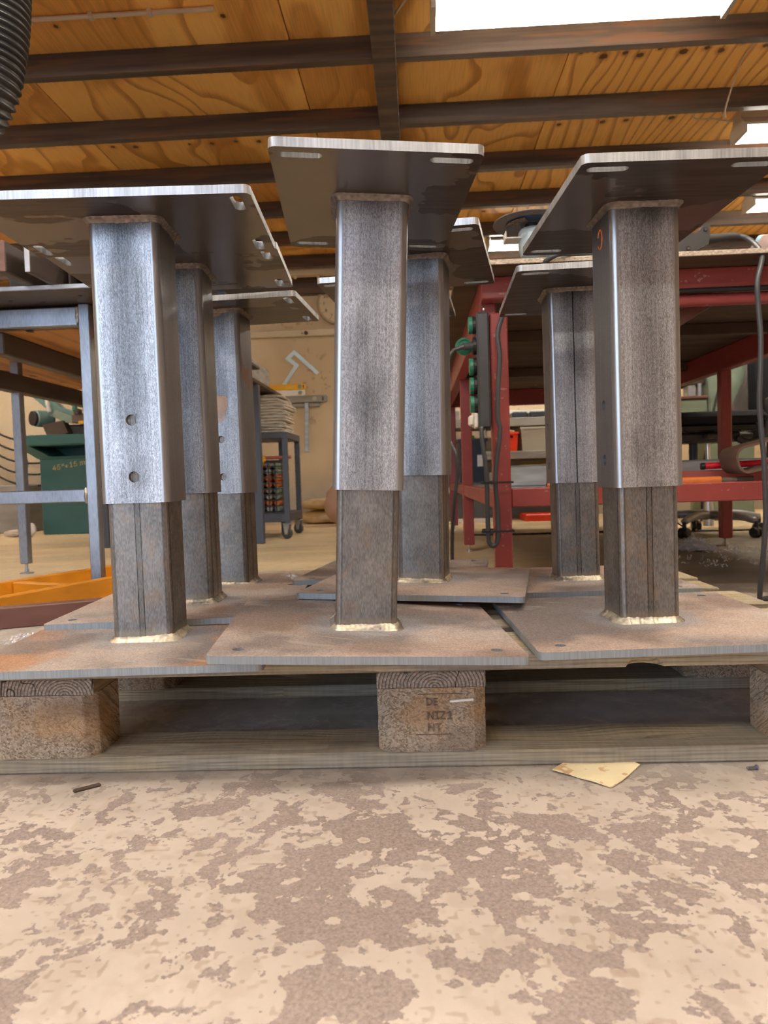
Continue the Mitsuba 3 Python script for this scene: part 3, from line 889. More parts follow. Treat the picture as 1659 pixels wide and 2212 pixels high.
def swarf(name, cx, cy, z, rad, hgt, n, seed, label, size=1.0):
    r = np.random.default_rng(seed)
    ms = []
    for i in range(n):
        a, d = r.uniform(0, 2 * np.pi), rad * math.sqrt(r.uniform(0, 1))
        px, py = cx + d * math.cos(a), cy + d * math.sin(a)
        pz = z + 0.001 + r.uniform(0, 1) * hgt * max(0.0, 1 - d / rad)
        L = r.uniform(0.008, 0.022) * size; q = r.uniform(0.0025, 0.005) * size; tw = r.uniform(2, 9); b = r.uniform(0, 2 * np.pi); el = r.uniform(-0.2, 0.9) * (hgt > 0.005)
        t_ = np.linspace(0, 1, 8)
        ax = np.array([math.cos(b) * math.cos(el), math.sin(b) * math.cos(el), math.sin(el)])
        s1 = np.cross(ax, [0, 0, 1.0]); s1 /= np.linalg.norm(s1); s2 = np.cross(s1, ax)
        c = np.array([px, py, pz + q]) + np.outer(t_, ax) * L + q * (np.cos(tw * t_)[:, None] * s1 + np.sin(tw * t_)[:, None] * s2)
        c[:, 2] = np.maximum(c[:, 2], z + 0.0008)
        wv = ax * 0.0019 * size
        v = np.vstack([c - wv, c + wv])
        f = [(k, k + 1, 8 + k + 1) for k in range(7)] + [(k, 8 + k + 1, 8 + k) for k in range(7)]
        ms.append(trimesh.Trimesh(v, f, process=False))
    obj(name, join(*ms), 'mat_swarf', label=label, cat='metal swarf', kind='stuff')


swarf('swarf_pile', 1.295, 3.56, 0, 0.080, 0.06, 520, 1, 'heap of shiny metal swarf on the floor under the red bench', 1.7)
swarf('swarf_scatter', 1.35, 3.30, 0, 0.42, 0.0, 150, 2, 'scattered shiny metal chips on the floor right of the pallet', 1.5)
swarf('swarf_scatter', -0.99, 1.84, 0, 0.085, 0.004, 80, 3, 'pale metal chips on the floor left of the pallet beside the brown beam', 0.9)
swarf('swarf_scatter', -0.29, 1.70, 0.160, 0.022, 0.010, 30, 4, 'few metal curls lying at the foot of the rear left post', 0.7)
swarf('swarf_scatter', 0.42, 2.75, 0, 0.30, 0.0, 60, 6, 'few metal chips on the floor between the red bench legs', 1.1)

# ------------------------------------------------------------------ red bench on the right
rb = thing('red_bench', 'red painted steel workbench with a wide overhanging board top', 'workbench')
obj('tabletop', bx(0.13, 1.72, 2.125, 5.35, 0.972, 0.986, 0.002), 'mat_darkwood', rb, label='board top with a dark brown underside')
obj('edge_band', bx(0.13, 1.72, 2.119, 2.1249, 0.9725, 0.9855, 0.001), 'mat_edgewood', rb, label='rough pale front edge')
for y in (2.24, 3.75, 5.22):
    for x in (0.229, 1.503):
        obj('leg', bx(x - 0.0, x + 0.052, y, y + 0.052, 0.035, 0.865, 0.004), 'mat_red', rb)
        ft = obj('foot', join(cyl((x + 0.026, y + 0.026, 0.006), (x + 0.026, y + 0.026, 0.036), 0.006, 10), cyl((x + 0.026, y + 0.026, 0), (x + 0.026, y + 0.026, 0.009), 0.016, 16)), 'mat_chrome', rb)
obj('front_rail', bx(0.205, 1.60, 2.24, 2.30, 0.905, 0.9715, 0.004), 'mat_red', rb)
obj('front_tube', cyl((0.285, 2.262, 0.882), (1.60, 2.262, 0.882), 0.0185, 20), 'mat_red', rb, smooth=30)
for x in (0.205, 1.503):
    obj('side_rail', bx(x, x + 0.05, 2.302, 5.30, 0.862, 0.9715, 0.004), 'mat_red', rb)
obj('back_rail', bx(0.256, 1.502, 5.24, 5.29, 0.862, 0.9715, 0.004), 'mat_red', rb)
for y in (3.1, 4.2):
    obj('cross_rail', bx(0.256, 1.502, y, y + 0.04, 0.925, 0.9715, 0.003), 'mat_darkwood', rb)
obj('lower_rail', bx(0.282, 1.502, 2.244, 2.284, 0.288, 0.344, 0.003), 'mat_red', rb)
for x in (0.233, 1.507):
    obj('lower_rail', bx(x, x + 0.042, 2.294, 5.22, 0.284, 0.3365, 0.003), 'mat_red', rb)
obj('lower_rail', bx(0.282, 1.502, 5.225, 5.265, 0.288, 0.344, 0.003), 'mat_red', rb)
obj('lower_shelf', bx(0.278, 1.505, 2.287, 5.22, 0.331, 0.3368, 0.001), 'mat_galv', rb, label='grey sheet metal lower shelf')
a, b = np.array([0.74, 2.36, 0.80]), np.array([0.95, 2.36, 0.925])
br = bx(0, np.linalg.norm(b - a), -0.02, 0.02, -0.02, 0.02, 0.002)
br = rot(br, (0, 1, 0), -math.degrees(math.atan2(b[2] - a[2], b[0] - a[0])))
obj('brace', mv(br, *a), 'mat_brownpaint', rb, label='brownish diagonal brace')
sc = []
r = np.random.default_rng(5)
for i in range(26):
    obj('screw', cyl((r.uniform(0.35, 1.45), r.uniform(2.5, 5.1), 0.968), (0, 0, 0), 0.004, 8) if False else lathe([(0, 0), (0.006, 0), (0.005, 0.003), (0, 0.004)], (r.uniform(0.32, 1.45), r.uniform(2.4, 5.1), 0.9685), n=8), 'mat_galv', rb)

# power strip on the near left leg
ps = thing('power_strip', 'black power strip with green socket covers fixed to the red bench leg', 'power strip')
obj('body', bx(0.188, 0.226, 2.232, 2.292, 0.525, 0.868, 0.006), 'mat_rubber', ps)
obj('hanger', join(lathe([(0.006, -0.002), (0.012, -0.002), (0.012, 0.002), (0.006, 0.002), (0.006, -0.002)], (0.212, 2.262, 0.878), (1, 0, 0), 16),
                   lathe([(0.006, -0.002), (0.012, -0.002), (0.012, 0.002), (0.006, 0.002), (0.006, -0.002)], (0.212, 2.262, 0.515), (1, 0, 0), 16)), 'mat_chrome', ps)
for z in (0.834, 0.712, 0.655, 0.600):
    so = obj('socket', cyl((0.188, 2.262, z), (0.178, 2.262, z), 0.026, 20), 'mat_black', ps)
    obj('cover', cyl((0.1785, 2.262, z), (0.1665, 2.262, z), 0.0255, 20), 'mat_greenplastic', so, label='green hinged socket cover', smooth=30)
so = obj('socket', cyl((0.188, 2.262, 0.773), (0.178, 2.262, 0.773), 0.026, 20), 'mat_black', ps)
obj('cover', join(lathe([(0.020, -0.004), (0.0265, -0.004), (0.0265, 0.004), (0.020, 0.004), (0.020, -0.004)], (0.153, 2.275, 0.775), (0.25, -1, 0), 24), cyl((0.153, 2.275, 0.775), (0.152, 2.281, 0.775), 0.021, 24)), 'mat_greenplastic', so, label='opened green cover seen face on')
obj('plug_adapter', join(bx(0.176, 0.1875, 2.238, 2.286, 0.528, 0.572, 0.003), bx(0.160, 0.176, 2.244, 2.280, 0.535, 0.566, 0.004)), 'mat_white', ps, label='small white plug at the lower end')
pc = thing('plug_cable', 'grey cable with a plug in the second socket, hanging down behind the middle post', 'cable')
obj('plug', join(cyl((0.179, 2.25, 0.772), (0.150, 2.245, 0.770), 0.0115, 14), cyl((0.150, 2.245, 0.770), (0.118, 2.235, 0.759), 0.008, 12, 0.005)), 'mat_rubber', pc)
obj('cable', tube(curve([(0.120, 2.236, 0.760), (0.105, 2.23, 0.735), (0.092, 2.22, 0.67), (0.090, 2.20, 0.58), (0.096, 2.18, 0.50), (0.113, 2.15, 0.45), (0.116, 2.15, 0.39), (0.108, 2.15, 0.33), (0.103, 2.16, 0.28), (0.098, 2.18, 0.20), (0.10, 2.22, 0.10), (0.12, 2.3, 0.008), (0.2, 2.5, 0.006)], 8), 0.0055, 10), 'mat_rubber', pc, smooth=True)
obj('power_cable', tube(curve([(0.196, 2.235, 0.53), (0.197, 2.225, 0.48), (0.204, 2.215, 0.42), (0.206, 2.215, 0.36), (0.206, 2.215, 0.28), (0.207, 2.215, 0.20), (0.211, 2.215, 0.183), (0.220, 2.215, 0.176), (0.230, 2.215, 0.183), (0.236, 2.215, 0.21), (0.236, 2.218, 0.28),
                               (0.232, 2.218, 0.36), (0.236, 2.218, 0.42), (0.249, 2.218, 0.515), (0.243, 2.218, 0.556), (0.246, 2.218, 0.637), (0.253, 2.218, 0.73), (0.249, 2.218, 0.797), (0.262, 2.215, 0.845), (0.285, 2.205, 0.90), (0.34, 2.16, 0.955), (0.40, 2.10, 0.985), (0.46, 2.13, 0.994), (0.56, 2.150, 0.994), (0.70, 2.155, 0.994)], 8), 0.0068, 12),
    'mat_rubber', smooth=True, label='thick grey cable looped down the red bench leg below the power strip', cat='cable')
for z, lab in ((0.3635, 'upper black cable tie round the red bench leg'), (0.219, 'lower black cable tie round the red bench leg')):
    w = 0.0028
    m = join(bx(0.196, 0.284, 2.2075, 2.2095, z - w, z + w), bx(0.282, 0.284, 2.2095, 2.295, z - w, z + w), bx(0.196, 0.198, 2.2095, 2.295, z - w, z + w), bx(0.196, 0.284, 2.293, 2.295, z - w, z + w), bx(0.214, 0.223, 2.203, 2.2095, z - 0.0045, z + 0.0045, 0.001), bx(0.187, 0.197, 2.2055, 2.2095, z - 0.003, z + 0.005, 0.001))
    obj('cable_tie', m, 'mat_black', label=lab, cat='cable tie')
obj('rail_cable', tube(curve([(0.36, 2.232, 0.905), (0.6, 2.232, 0.902), (0.785, 2.232, 0.9035), (1.03, 2.232, 0.904), (1.30, 2.232, 0.906), (1.6, 2.232, 0.905)], 8), 0.0075, 10), 'mat_black', smooth=True, label='black cable running along the front rail of the red bench', cat='cable')

# angle grinder lying on the bench, disc upwards
ag = thing('angle_grinder', 'angle grinder lying on the red bench with its cutting disc up', 'angle grinder')
gx, gy = 0.362, 2.262
tilt = (0.02, 0.03, 1.0)
dk = obj('cutting_disc', lathe([(0.011, 0), (0.114, 0), (0.115, 0.0012), (0.114, 0.0026), (0.011, 0.0026), (0.011, 0)], (gx, gy, 1.1235), tilt, 64), 'mat_disc', ag)
obj('paper_label', lathe([(0.035, 0), (0.078, 0), (0.078, 0.0006), (0.035, 0.0006), (0.035, 0)], (gx, gy, 1.1227), tilt, 64), 'mat_discblue', dk, label='dark blue printed ring on the disc')
seg = Polygon([(0.042 * math.cos(a), 0.042 * math.sin(a)) for a in np.radians(np.linspace(175, 245, 12))] + [(0.076 * math.cos(a), 0.076 * math.sin(a)) for a in np.radians(np.linspace(245, 175, 12))])
ms = prism(seg, 0.0005); ms.apply_translation((gx, gy, 1.1217))
obj('print', ms, 'mat_discpaper', dk, label='patch of small reddish print')
obj('flange', cyl((gx, gy, 1.108), (gx, gy, 1.1228), 0.021, 24), 'mat_black', ag)
obj('gear_head', lathe([(0, 1.018), (0.026, 1.018), (0.040, 1.030), (0.0455, 1.046), (0.0475, 1.060), (0.0475, 1.075), (0.046, 1.076), (0.046, 1.090), (0.047, 1.091), (0.046, 1.101), (0.040, 1.108), (0, 1.108)], (gx + 0.006, gy, 0), n=40), 'mat_alu', ag, smooth=30)
obj('neck', tube(np.array([(gx + 0.03, gy, 1.055), (gx + 0.09, gy, 1.052), (gx + 0.13, gy, 1.050)]), [0.034, 0.040, 0.048], 20), 'mat_alu', ag, smooth=30)
obj('motor_body', tube(np.array([(gx + 0.13, gy, 1.05), (gx + 0.14, gy, 1.05), (gx + 0.36, gy, 1.046), (gx + 0.40, gy, 1.046)]), [0.048, 0.056, 0.054, 0.036], 24), 'mat_rubber', ag, smooth=30)
obj('guard', join(bx(gx - 0.080, gx - 0.036, gy - 0.03, gy + 0.03, 1.0765, 1.081, 0.001), bx(gx - 0.0825, gx - 0.079, gy - 0.03, gy + 0.03, 1.0765, 1.099, 0.001)), 'mat_white', ag)
obj('spindle_lock', bx(gx + 0.005, gx + 0.022, gy - 0.050, gy - 0.044, 1.092, 1.099, 0.001), 'mat_black', ag)
hp = Polygon([(0.745, 1.006), (0.740, 1.040), (0.766, 1.052), (0.797, 1.068), (0.835, 1.073), (0.842, 1.078), (0.853, 1.094), (0.860, 1.096), (0.872, 1.097), (0.870, 1.06), (0.866, 1.036), (0.835, 1.022), (0.790, 1.010)])
obj('rear_handle', prism(hp.buffer(-0.004).buffer(0.004), 0.044, XZ(2.284)), 'mat_plastic_grey', ag, smooth=20)
for x, z in ((0.808, 1.028), (0.858, 1.080)):
    hs = obj('screw_recess', cyl((x, 2.2395, z), (x, 2.2375, z), 0.0062, 14), 'mat_black', ag)
    obj('screw_head', cyl((x, 2.2374, z - 0.001), (x, 2.2366, z - 0.001), 0.0036, 10), 'mat_chrome', hs)
obj('cable_boot', tube(np.array([(0.866, 2.262, 1.056), (0.90, 2.262, 1.060), (0.94, 2.262, 1.0635), (0.962, 2.262, 1.0625)]), [0.0165, 0.0125, 0.0105, 0.0095], 14), 'mat_plastic_grey', ag, smooth=30)
obj('grinder_cable', tube(curve([(0.961, 2.262, 1.0625), (0.98, 2.25, 1.052), (0.985, 2.2, 1.015), (0.968, 2.13, 0.965), (0.9372, 2.09, 0.8887), (0.9391, 2.09, 0.8229), (0.9448, 2.09, 0.7382), (0.9429, 2.09, 0.6441), (0.9401, 2.09, 0.5688), (0.9438, 2.09, 0.4935), (0.9504, 2.09, 0.4182), (0.9532, 2.09, 0.343), (0.957, 2.095, 0.24), (0.955, 2.11, 0.12), (0.96, 2.14, 0.012), (1.0, 2.18, 0.007), (1.2, 2.2, 0.007)], 9), 0.0072, 12),
    'mat_rubber', smooth=True, label='grey grinder cable hanging over the front edge of the red bench', cat='cable')
obj('cloth_bundle', lumpy(tm(m3.Manifold.sphere(1, 48).scale((0.085, 0.05, 0.055)).translate((1.125, 2.36, 1.049))), 0.012, 30, 3), 'mat_bluetarp', smooth=True, label='crumpled pale blue wrapping on the red bench beside the grinder cable', cat='wrapping')
obj('spray_label', bx(0.492, 0.60, 2.30, 2.36, 0.986, 1.012, 0.004), 'mat_alu', label='pale box with a red end on the red bench under the front right top plate', cat='box')

# on the lower shelf
zs = 0.337
obj('box_section', join(bx(0.34, 1.45, 2.86, 2.94, zs + 0.0, zs + 0.082, 0.006)), 'mat_galv', label='long grey steel box section lying on the lower shelf of the red bench', cat='steel section')
obj('steel_flat', bx(0.50, 1.40, 2.62, 2.74, zs, zs + 0.022, 0.002), 'mat_galv', label='flat grey steel bar in front of the box section on the lower shelf', cat='steel bar')
obj('red_plank', bx(0.82, 1.46, 2.50, 2.60, zs, zs + 0.042, 0.002), 'mat_redoxide', label='dull pink steel bar behind the pipes on the lower shelf', cat='steel bar')


def pipe(p0, p1, r, mat, hole, label, cat='pipe', name='pipe', group=None):
    obj(name, cyl(p0, p1, r, 24, hole=hole), mat, smooth=30, label=label, cat=cat, group=group)


pipe((0.40, 2.322, zs + 0.0125), (0.927, 2.325, zs + 0.0125), 0.0115, 'mat_orangerust', 0.0075, 'orange rusty pipe on the lower shelf of the red bench')
obj('round_bar', cyl((0.45, 2.365, zs + 0.0100), (0.985, 2.350, zs + 0.0100), 0.0095, 20), 'mat_brownpipe', smooth=30, label='shorter brown round bar right of the orange pipe', cat='round bar')
obj('round_bar', cyl((0.52, 2.405, zs + 0.0110), (1.052, 2.385, zs + 0.0110), 0.0100, 20), 'mat_brownpipe', smooth=30, label='longer brown round bar right of the orange pipe', cat='round bar')
rp = thing('red_pipe', 'bright red tube with a black end cap above the orange pipe on the lower shelf', 'tube')
obj('tube', cyl((0.948, 2.50, 0.3935), (1.18, 2.471, 0.400), 0.0105, 20), 'mat_brightred', rp, smooth=30)
obj('end_cap', cyl((0.934, 2.5018, 0.3931), (0.9475, 2.5001, 0.3935), 0.0115, 20), 'mat_black', rp, smooth=30)
from shapely.geometry import LineString
ua = [(0.16, 0.078), (0.030, 0.078)] + [(0.030 - 0.030 * math.sin(t_), 0.048 + 0.030 * math.cos(t_)) for t_ in np.linspace(0.15, 1.5, 8)] + [(0.030 - 0.030 * math.cos(t_), 0.030 - 0.030 * math.sin(t_)) for t_ in np.linspace(0.1, 1.5, 8)] + [(0.16, 0.0)]
up_ = affinity.rotate(LineString(ua).buffer(0.0035, cap_style=2), 13, origin=(0, 0))
obj('gutter', prism(up_, 0.13, frame((0.982, 2.435, 0.3645), (1, 0, 0), (0, 0, 1), (0, -1, 0))), 'mat_brownpipe', smooth=30, label='brown U-shaped steel channel lying on the pipes at the right edge', cat='channel')

# ------------------------------------------------------------------ shelf unit behind the red bench
su = thing('shelf_unit', 'grey storage shelf with crates against the far wall behind the red bench', 'shelf')
for z, th in ((0.775, 0.072), (0.505, 0.066), (0.235, 0.05)):
    obj('shelf_board', bx(0.05, 1.30, 6.2, 6.72, z, z + th, 0.004), 'mat_shelfgrey', su)
for x in (0.06, 1.24):
    for y in (6.22, 6.66):
        obj('post', bx(x, x + 0.05, y, y + 0.05, 0.0, 0.774 if False else 1.0, 0.003), 'mat_shelfgrey', su) if False else None
for x in (0.0, 1.305):
    obj('side_panel', bx(x, x + 0.045, 6.2, 6.72, 0.0, 0.86, 0.003), 'mat_shelfgrey', su)


def crate(name, x0, x1, y0, y1, z0, z1, mat, label, cat, slot=True):
    k = thing(name, label, cat)
    t_ = 0.006; tp = 0.10
    cx, cy = (x0 + x1) / 2, (y0 + y1) / 2
    w, d, h = x1 - x0, y1 - y0, z1 - z0

    def shell(a):
        lo = [(cx + sx * (w / 2 - a) * (1 - tp), cy + sy * (d / 2 - a) * (1 - tp), z0 + (0 if a == 0 else t_)) for sx in (-1, 1) for sy in (-1, 1)]
        hi = [(cx + sx * (w / 2 - a), cy + sy * (d / 2 - a), z1 + (0 if a == 0 else 0.01)) for sx in (-1, 1) for sy in (-1, 1)]
        return m3.Manifold.hull_points(np.array(lo + hi))
    mm = shell(0) - shell(t_)
    if slot:
        mm -= m3.Manifold.cube((w * 0.42, 0.06, h * 0.13), True).translate((cx, y0 + 0.005, z1 - h * 0.24))
    obj('tub', tm(mm), mat, k)
    rim = m3.Manifold.cube((w + 0.016, d + 0.016, 0.016), True) - m3.Manifold.cube((w - 0.004, d - 0.004, 0.05), True)
    obj('rim', tm(rim.translate((cx, cy, z1 - 0.006))), mat, k)
    return k


crate('orange_crate', 0.70, 0.842, 6.21, 6.5, 0.5715, 0.728, 'mat_orangered', 'bright orange plastic crate on the middle shelf', 'crate')
crate('grey_crate', 0.868, 1.10, 6.21, 6.55, 0.5715, 0.765, 'mat_crategrey', 'pale grey plastic crate on the middle shelf right of the orange one', 'crate', False)
crate('blue_bin', 0.282, 0.455, 4.86, 5.16, 0.3372, 0.618, 'mat_darkblue', 'dark blue bin with a white sticker behind the red bench legs', 'bin', False)
obj('bin_sticker', rot(bx(0.395, 0.430, 4.861, 4.863, 0.440, 0.515, 0.0005), (1, 0, 0), 1.8, (0.41, 4.862, 0.43)), 'mat_white', 'blue_bin', label='white paper sticker')
obj('green_bottle', join(cyl((0.366, 5.0, 0.345), (0.366, 5.0, 0.622), 0.030, 20), lathe([(0, 0), (0.030, 0), (0.024, 0.025), (0, 0.031)], (0.366, 5.0, 0.622))), 'mat_green_bright', label='bright green bottle sticking out of the dark blue bin', cat='bottle')
obj('grey_bottle', join(cyl((0.312, 5.0, 0.345), (0.312, 5.0, 0.632), 0.018, 20), cyl((0.312, 5.0, 0.632), (0.312, 5.0, 0.655), 0.010, 14)), 'mat_crategrey', label='pale bottle beside the green one in the dark blue bin', cat='bottle')
for i, x in enumerate((0.80, 0.945)):
    obj('black_tray', bx(x, x + 0.125, 6.21, 6.45, 0.8475, 0.892, 0.008), 'mat_darkblue', label='%s low black tray on the top shelf' % ('left' if i == 0 else 'right'), cat='tray')
obj('parts_tray', bx(0.76, 1.12, 6.46, 6.66, 0.8475, 0.93, 0.006), 'mat_white', label='pale box behind the two black trays on the top shelf', cat='box')
obj('orange_cup', lathe([(0, 0), (0.03, 0), (0.036, 0.07), (0.030, 0.07), (0.026, 0.006), (0, 0.006)], (0.43, 6.30, 0.8475)), 'mat_orangered', smooth=30, label='small orange cup on the top shelf behind the power strip', cat='cup')
obj('grey_box', bx(0.18, 0.37, 6.25, 6.5, 0.8475, 0.92, 0.004), 'mat_shelfgrey', label='grey box on the top shelf left of the orange cup', cat='box')
obj('yellow_case', bx(0.85, 1.10, 6.21, 6.45, 0.4, 0.455, 0.004), 'mat_yellow', label='yellow case under the middle shelf', cat='case')
obj('grey_case', bx(0.60, 1.24, 6.21, 6.55, 0.2855, 0.399, 0.004), 'mat_galv', label='grey steel case below the yellow case on the bottom shelf', cat='case')
obj('red_tray', join(bx(0.86, 1.25, 6.0, 6.35, 0.0, 0.055, 0.006)), 'mat_orangered', label='flat orange red tray on the floor under the shelf', cat='tray')
obj('plank_on_floor', bx(0.30, 0.68, 6.05, 6.13, 0.0, 0.03, 0.002), 'mat_white', label='pale strip of wood on the floor under the shelf', cat='plank')

# ------------------------------------------------------------------ office chair, cloth, green machine at the right
ch = thing('office_chair', 'black office chair behind the red bench at the right', 'office chair')
cx, cy = 1.685, 4.40
obj('seat', lumpy(bx(1.43, 1.93, 4.15, 4.65, 0.627, 0.695, 0.03).subdivide().subdivide(), 0.004, 9, 2), 'mat_fabric', ch, smooth=True)
obj('seat_pan', bx(1.48, 1.88, 4.2, 4.6, 0.585, 0.626, 0.01), 'mat_black', ch)
obj('mechanism', join(bx(1.50, 1.82, 4.26, 4.52, 0.528, 0.584, 0.012), bx(1.60, 1.66, 4.18, 4.262, 0.545, 0.575, 0.008)), 'mat_plastic_grey', ch)
obj('column', join(cyl((cx, cy, 0.05), (cx, cy, 0.21), 0.031, 24, 0.027), cyl((cx, cy, 0.21), (cx, cy, 0.38), 0.026, 24), cyl((cx, cy, 0.38), (cx, cy, 0.53), 0.014, 20)), 'mat_chrome', ch, smooth=30)
obj('gas_shroud', join(cyl((1.588, 4.36, 0.43), (1.588, 4.36, 0.53), 0.024, 20), cyl((1.588, 4.36, 0.475), (1.588, 4.36, 0.49), 0.0255, 20)), 'mat_darkblue', ch)
for i in range(5):
    a = math.radians(-62 + 72 * i)
    d = np.array([math.cos(a), math.sin(a), 0])
    p = [np.array([cx, cy, 0.110]) + d * q + np.array([0, 0, h]) for q, h in ((0.0, 0.0), (0.10, 0.008), (0.22, 0.0), (0.315, -0.018))]
    obj('base_arm', tube(curve(p, 5), np.linspace(0.028, 0.018, 16), 12), 'mat_galv', ch, smooth=True)
    e = np.array([cx, cy, 0]) + d * 0.315
    s_ = np.array([-d[1], d[0], 0])
    wheel = [(0, -0.012), (0.026, -0.012), (0.029, -0.006), (0.029, 0.006), (0.026, 0.012), (0, 0.012)]
    obj('caster', join(cyl(e + [0, 0, 0.055], e + [0, 0, 0.09], 0.011, 12), lathe(wheel, e + s_ * 0.015 + [0, 0, 0.0295], s_, 20), lathe(wheel, e - s_ * 0.015 + [0, 0, 0.0295], s_, 20)), 'mat_black', ch)
q = [(1.78, 4.24, 0.548), (1.84, 4.23, 0.520), (1.90, 4.22, 0.540), (1.935, 4.22, 0.60), (1.94, 4.22, 0.68), (1.93, 4.22, 0.76)]
obj('armrest_loop', tube(curve(q, 6), 0.020, 12), 'mat_plastic_grey', ch, smooth=True)
obj('backrest', lumpy(bx(1.975, 2.42, 4.50, 4.57, 0.53, 1.06, 0.03).subdivide().subdivide(), 0.008, 6, 5), 'mat_fabric', ch, smooth=True)
obj('back_support', bx(1.86, 2.10, 4.51, 4.55, 0.55, 0.59, 0.01), 'mat_black', ch)
m = bx(2.22, 2.60, 5.38, 5.42, 0.70, 1.14, 0.012).subdivide().subdivide().subdivide()
v = np.array(m.vertices); k = (v[:, 2] - 0.70) / 0.44; v[:, 0] += 0.13 * k * (v[:, 0] < 2.4); v[:, 1] += 0.03 * np.sin(v[:, 0] * 45 + 2 * k); m.vertices = v
cl = thing('hanging_cloth', 'dark grey cloth hanging beside the black office chair', 'cloth')
obj('cloth', m, 'mat_greycloth', cl, smooth=True)
obj('stand', join(bx(2.50, 2.53, 5.43, 5.46, 0.0, 1.13, 0.003), bx(2.66, 2.69, 5.43, 5.46, 0.0, 1.13, 0.003), bx(2.34, 2.74, 5.42, 5.46, 1.13, 1.16, 0.003)), 'mat_black', cl)
gm = thing('green_machine', 'pale green machine with a column behind the office chair', 'machine')
obj('column', bx(2.12, 2.44, 5.5, 5.9, 0.0, 1.25, 0.01), 'mat_machgreen', gm)
obj('bed', bx(1.55, 2.118, 5.52, 5.85, 0.76, 0.885, 0.01), 'mat_machgreen', gm)
obj('scale_strip', bx(1.55, 2.118, 5.50, 5.56, 0.887, 0.905, 0.003), 'mat_brownpaint', gm, label='brown scale strip')
obj('head', bx(1.70, 2.118, 5.56, 5.80, 0.99, 1.12, 0.01), 'mat_darkwood', gm)
obj('spindle', join(cyl((2.075, 5.56, 0.90), (2.075, 5.56, 1.0), 0.016, 16), bx(1.99, 2.05, 5.56, 5.66, 0.906, 0.989, 0.006)), 'mat_galv', gm)
obj('bolt', cyl((2.19, 5.499, 0.37), (2.19, 5.49, 0.37), 0.022, 16), 'mat_black', gm)
obj('foot_plate', bx(1.60, 1.75, 5.55, 5.8, 0.0, 0.759, 0.01), 'mat_machgreen', gm)
for i, q in enumerate([[(1.86, 5.40, 1.1), (1.865, 5.40, 0.95), (1.85, 5.40, 0.78), (1.83, 5.40, 0.5), (1.80, 5.4, 0.1), (1.78, 5.4, 0.01)], [(2.15, 5.44, 1.2), (2.17, 5.44, 1.0), (2.14, 5.44, 0.85), (2.10, 5.42, 0.7), (2.04, 5.4, 0.4), (2.0, 5.35, 0.01)]]):
    obj('machine_cable', tube(curve(q, 8), 0.009, 8), 'mat_black', smooth=True, label=('left' if i == 0 else 'right') + ' black cable hanging in front of the pale green machine', cat='cable')
for i in range(3):
    x = 1.54 + 0.045 * i
    q = [(x, 4.90 + 0.02 * i, 0.44), (x + 0.03 * (i - 1), 4.85 + 0.02 * i, 0.28), (x + 0.06 * (1 - i), 4.85 + 0.02 * i, 0.15), (x + 0.09 * (i - 1), 4.87 + 0.02 * i, 0.008), (x + 0.2 * (i - 1), 4.95 + 0.02 * i, 0.006)]
    obj('chair_cable', tube(curve(q, 7), 0.005, 8), 'mat_black', smooth=True, label=['left', 'middle', 'right'][i] + ' one of three thin black cables under the office chair', cat='cable', group='cables under the office chair')
obj('floor_cable', tube(curve([(0.3, 4.75, 0.006), (0.7, 4.70, 0.006), (1.1, 4.72, 0.006), (1.6, 4.6, 0.006), (2.2, 4.55, 0.006), (2.8, 4.4, 0.006)], 8), 0.006, 8), 'mat_black', smooth=True, label='thin cable lying across the floor behind the red bench legs', cat='cable')

# ------------------------------------------------------------------ steel bench on the left
lb = thing('steel_bench', 'bare steel workbench with a plate top at the left', 'workbench')
obj('tabletop', bx(-2.2, -0.90, 2.44, 4.36, 1.040, 1.055, 0.002), 'mat_darksteel', lb)
obj('edge_strip', bx(-2.2, -0.90, 2.430, 2.4395, 1.0405, 1.0545, 0.001), 'mat_galv', lb)
LX = (-1.187, -1.80)
for x, y in ((-1.187, 2.63), (-1.815, 3.30), (-1.187, 4.27), (-1.815, 2.63)):
    z0 = 0.045
    obj('leg', bx(x, x + 0.040, y, y + 0.040, z0, 1.039, 0.003), 'mat_steel', lb)
    obj('foot', join(cyl((x + 0.02, y + 0.02, 0.004), (x + 0.02, y + 0.02, z0 + 0.002), 0.0065, 12), cyl((x + 0.02, y + 0.02, 0.008), (x + 0.02, y + 0.02, 0.022), 0.011, 6), cyl((x + 0.02, y + 0.02, 0), (x + 0.02, y + 0.02, 0.005), 0.030, 20)), 'mat_galv', lb)
obj('top_rail', bx(-1.774, -1.190, 2.632, 2.672, 0.962, 1.030, 0.004), 'mat_steel', lb)
obj('lower_rail', bx(-1.774, -1.190, 2.634, 2.668, 0.333, 0.380, 0.003), 'mat_steel', lb)
for x, y, z in ((-1.190, 2.631, 1.0), (-1.190, 2.631, 0.357)):
    m = lumpy(tm(m3.Manifold.sphere(1, 24).scale((0.007, 0.005, 0.030))), 0.002, 60, 3)
    obj('weld', mv(m, x, y, z), 'mat_weld', lb, smooth=True)
for x, z in ((-1.54, 0.88), (-1.82, 0.82)):
    obj('bearer', bx(x, x + 0.05, 2.68, 4.34, z, z + 0.08, 0.004), 'mat_darksteel', lb)
obj('under_board', bx(-2.15, -1.0, 2.69, 4.35, 0.9605, 0.980, 0.002), 'mat_benchwood', lb, label='orange plywood board under the steel top')
for i in range(5):
    obj('hole', cyl((-1.55 + 0.13 * i + 0.03 * (i % 2), 2.53 + 0.03 * (i % 3), 1.0405), (-1.55 + 0.13 * i + 0.03 * (i % 2), 2.53 + 0.03 * (i % 3), 1.0385), 0.007, 14), 'mat_black', lb)
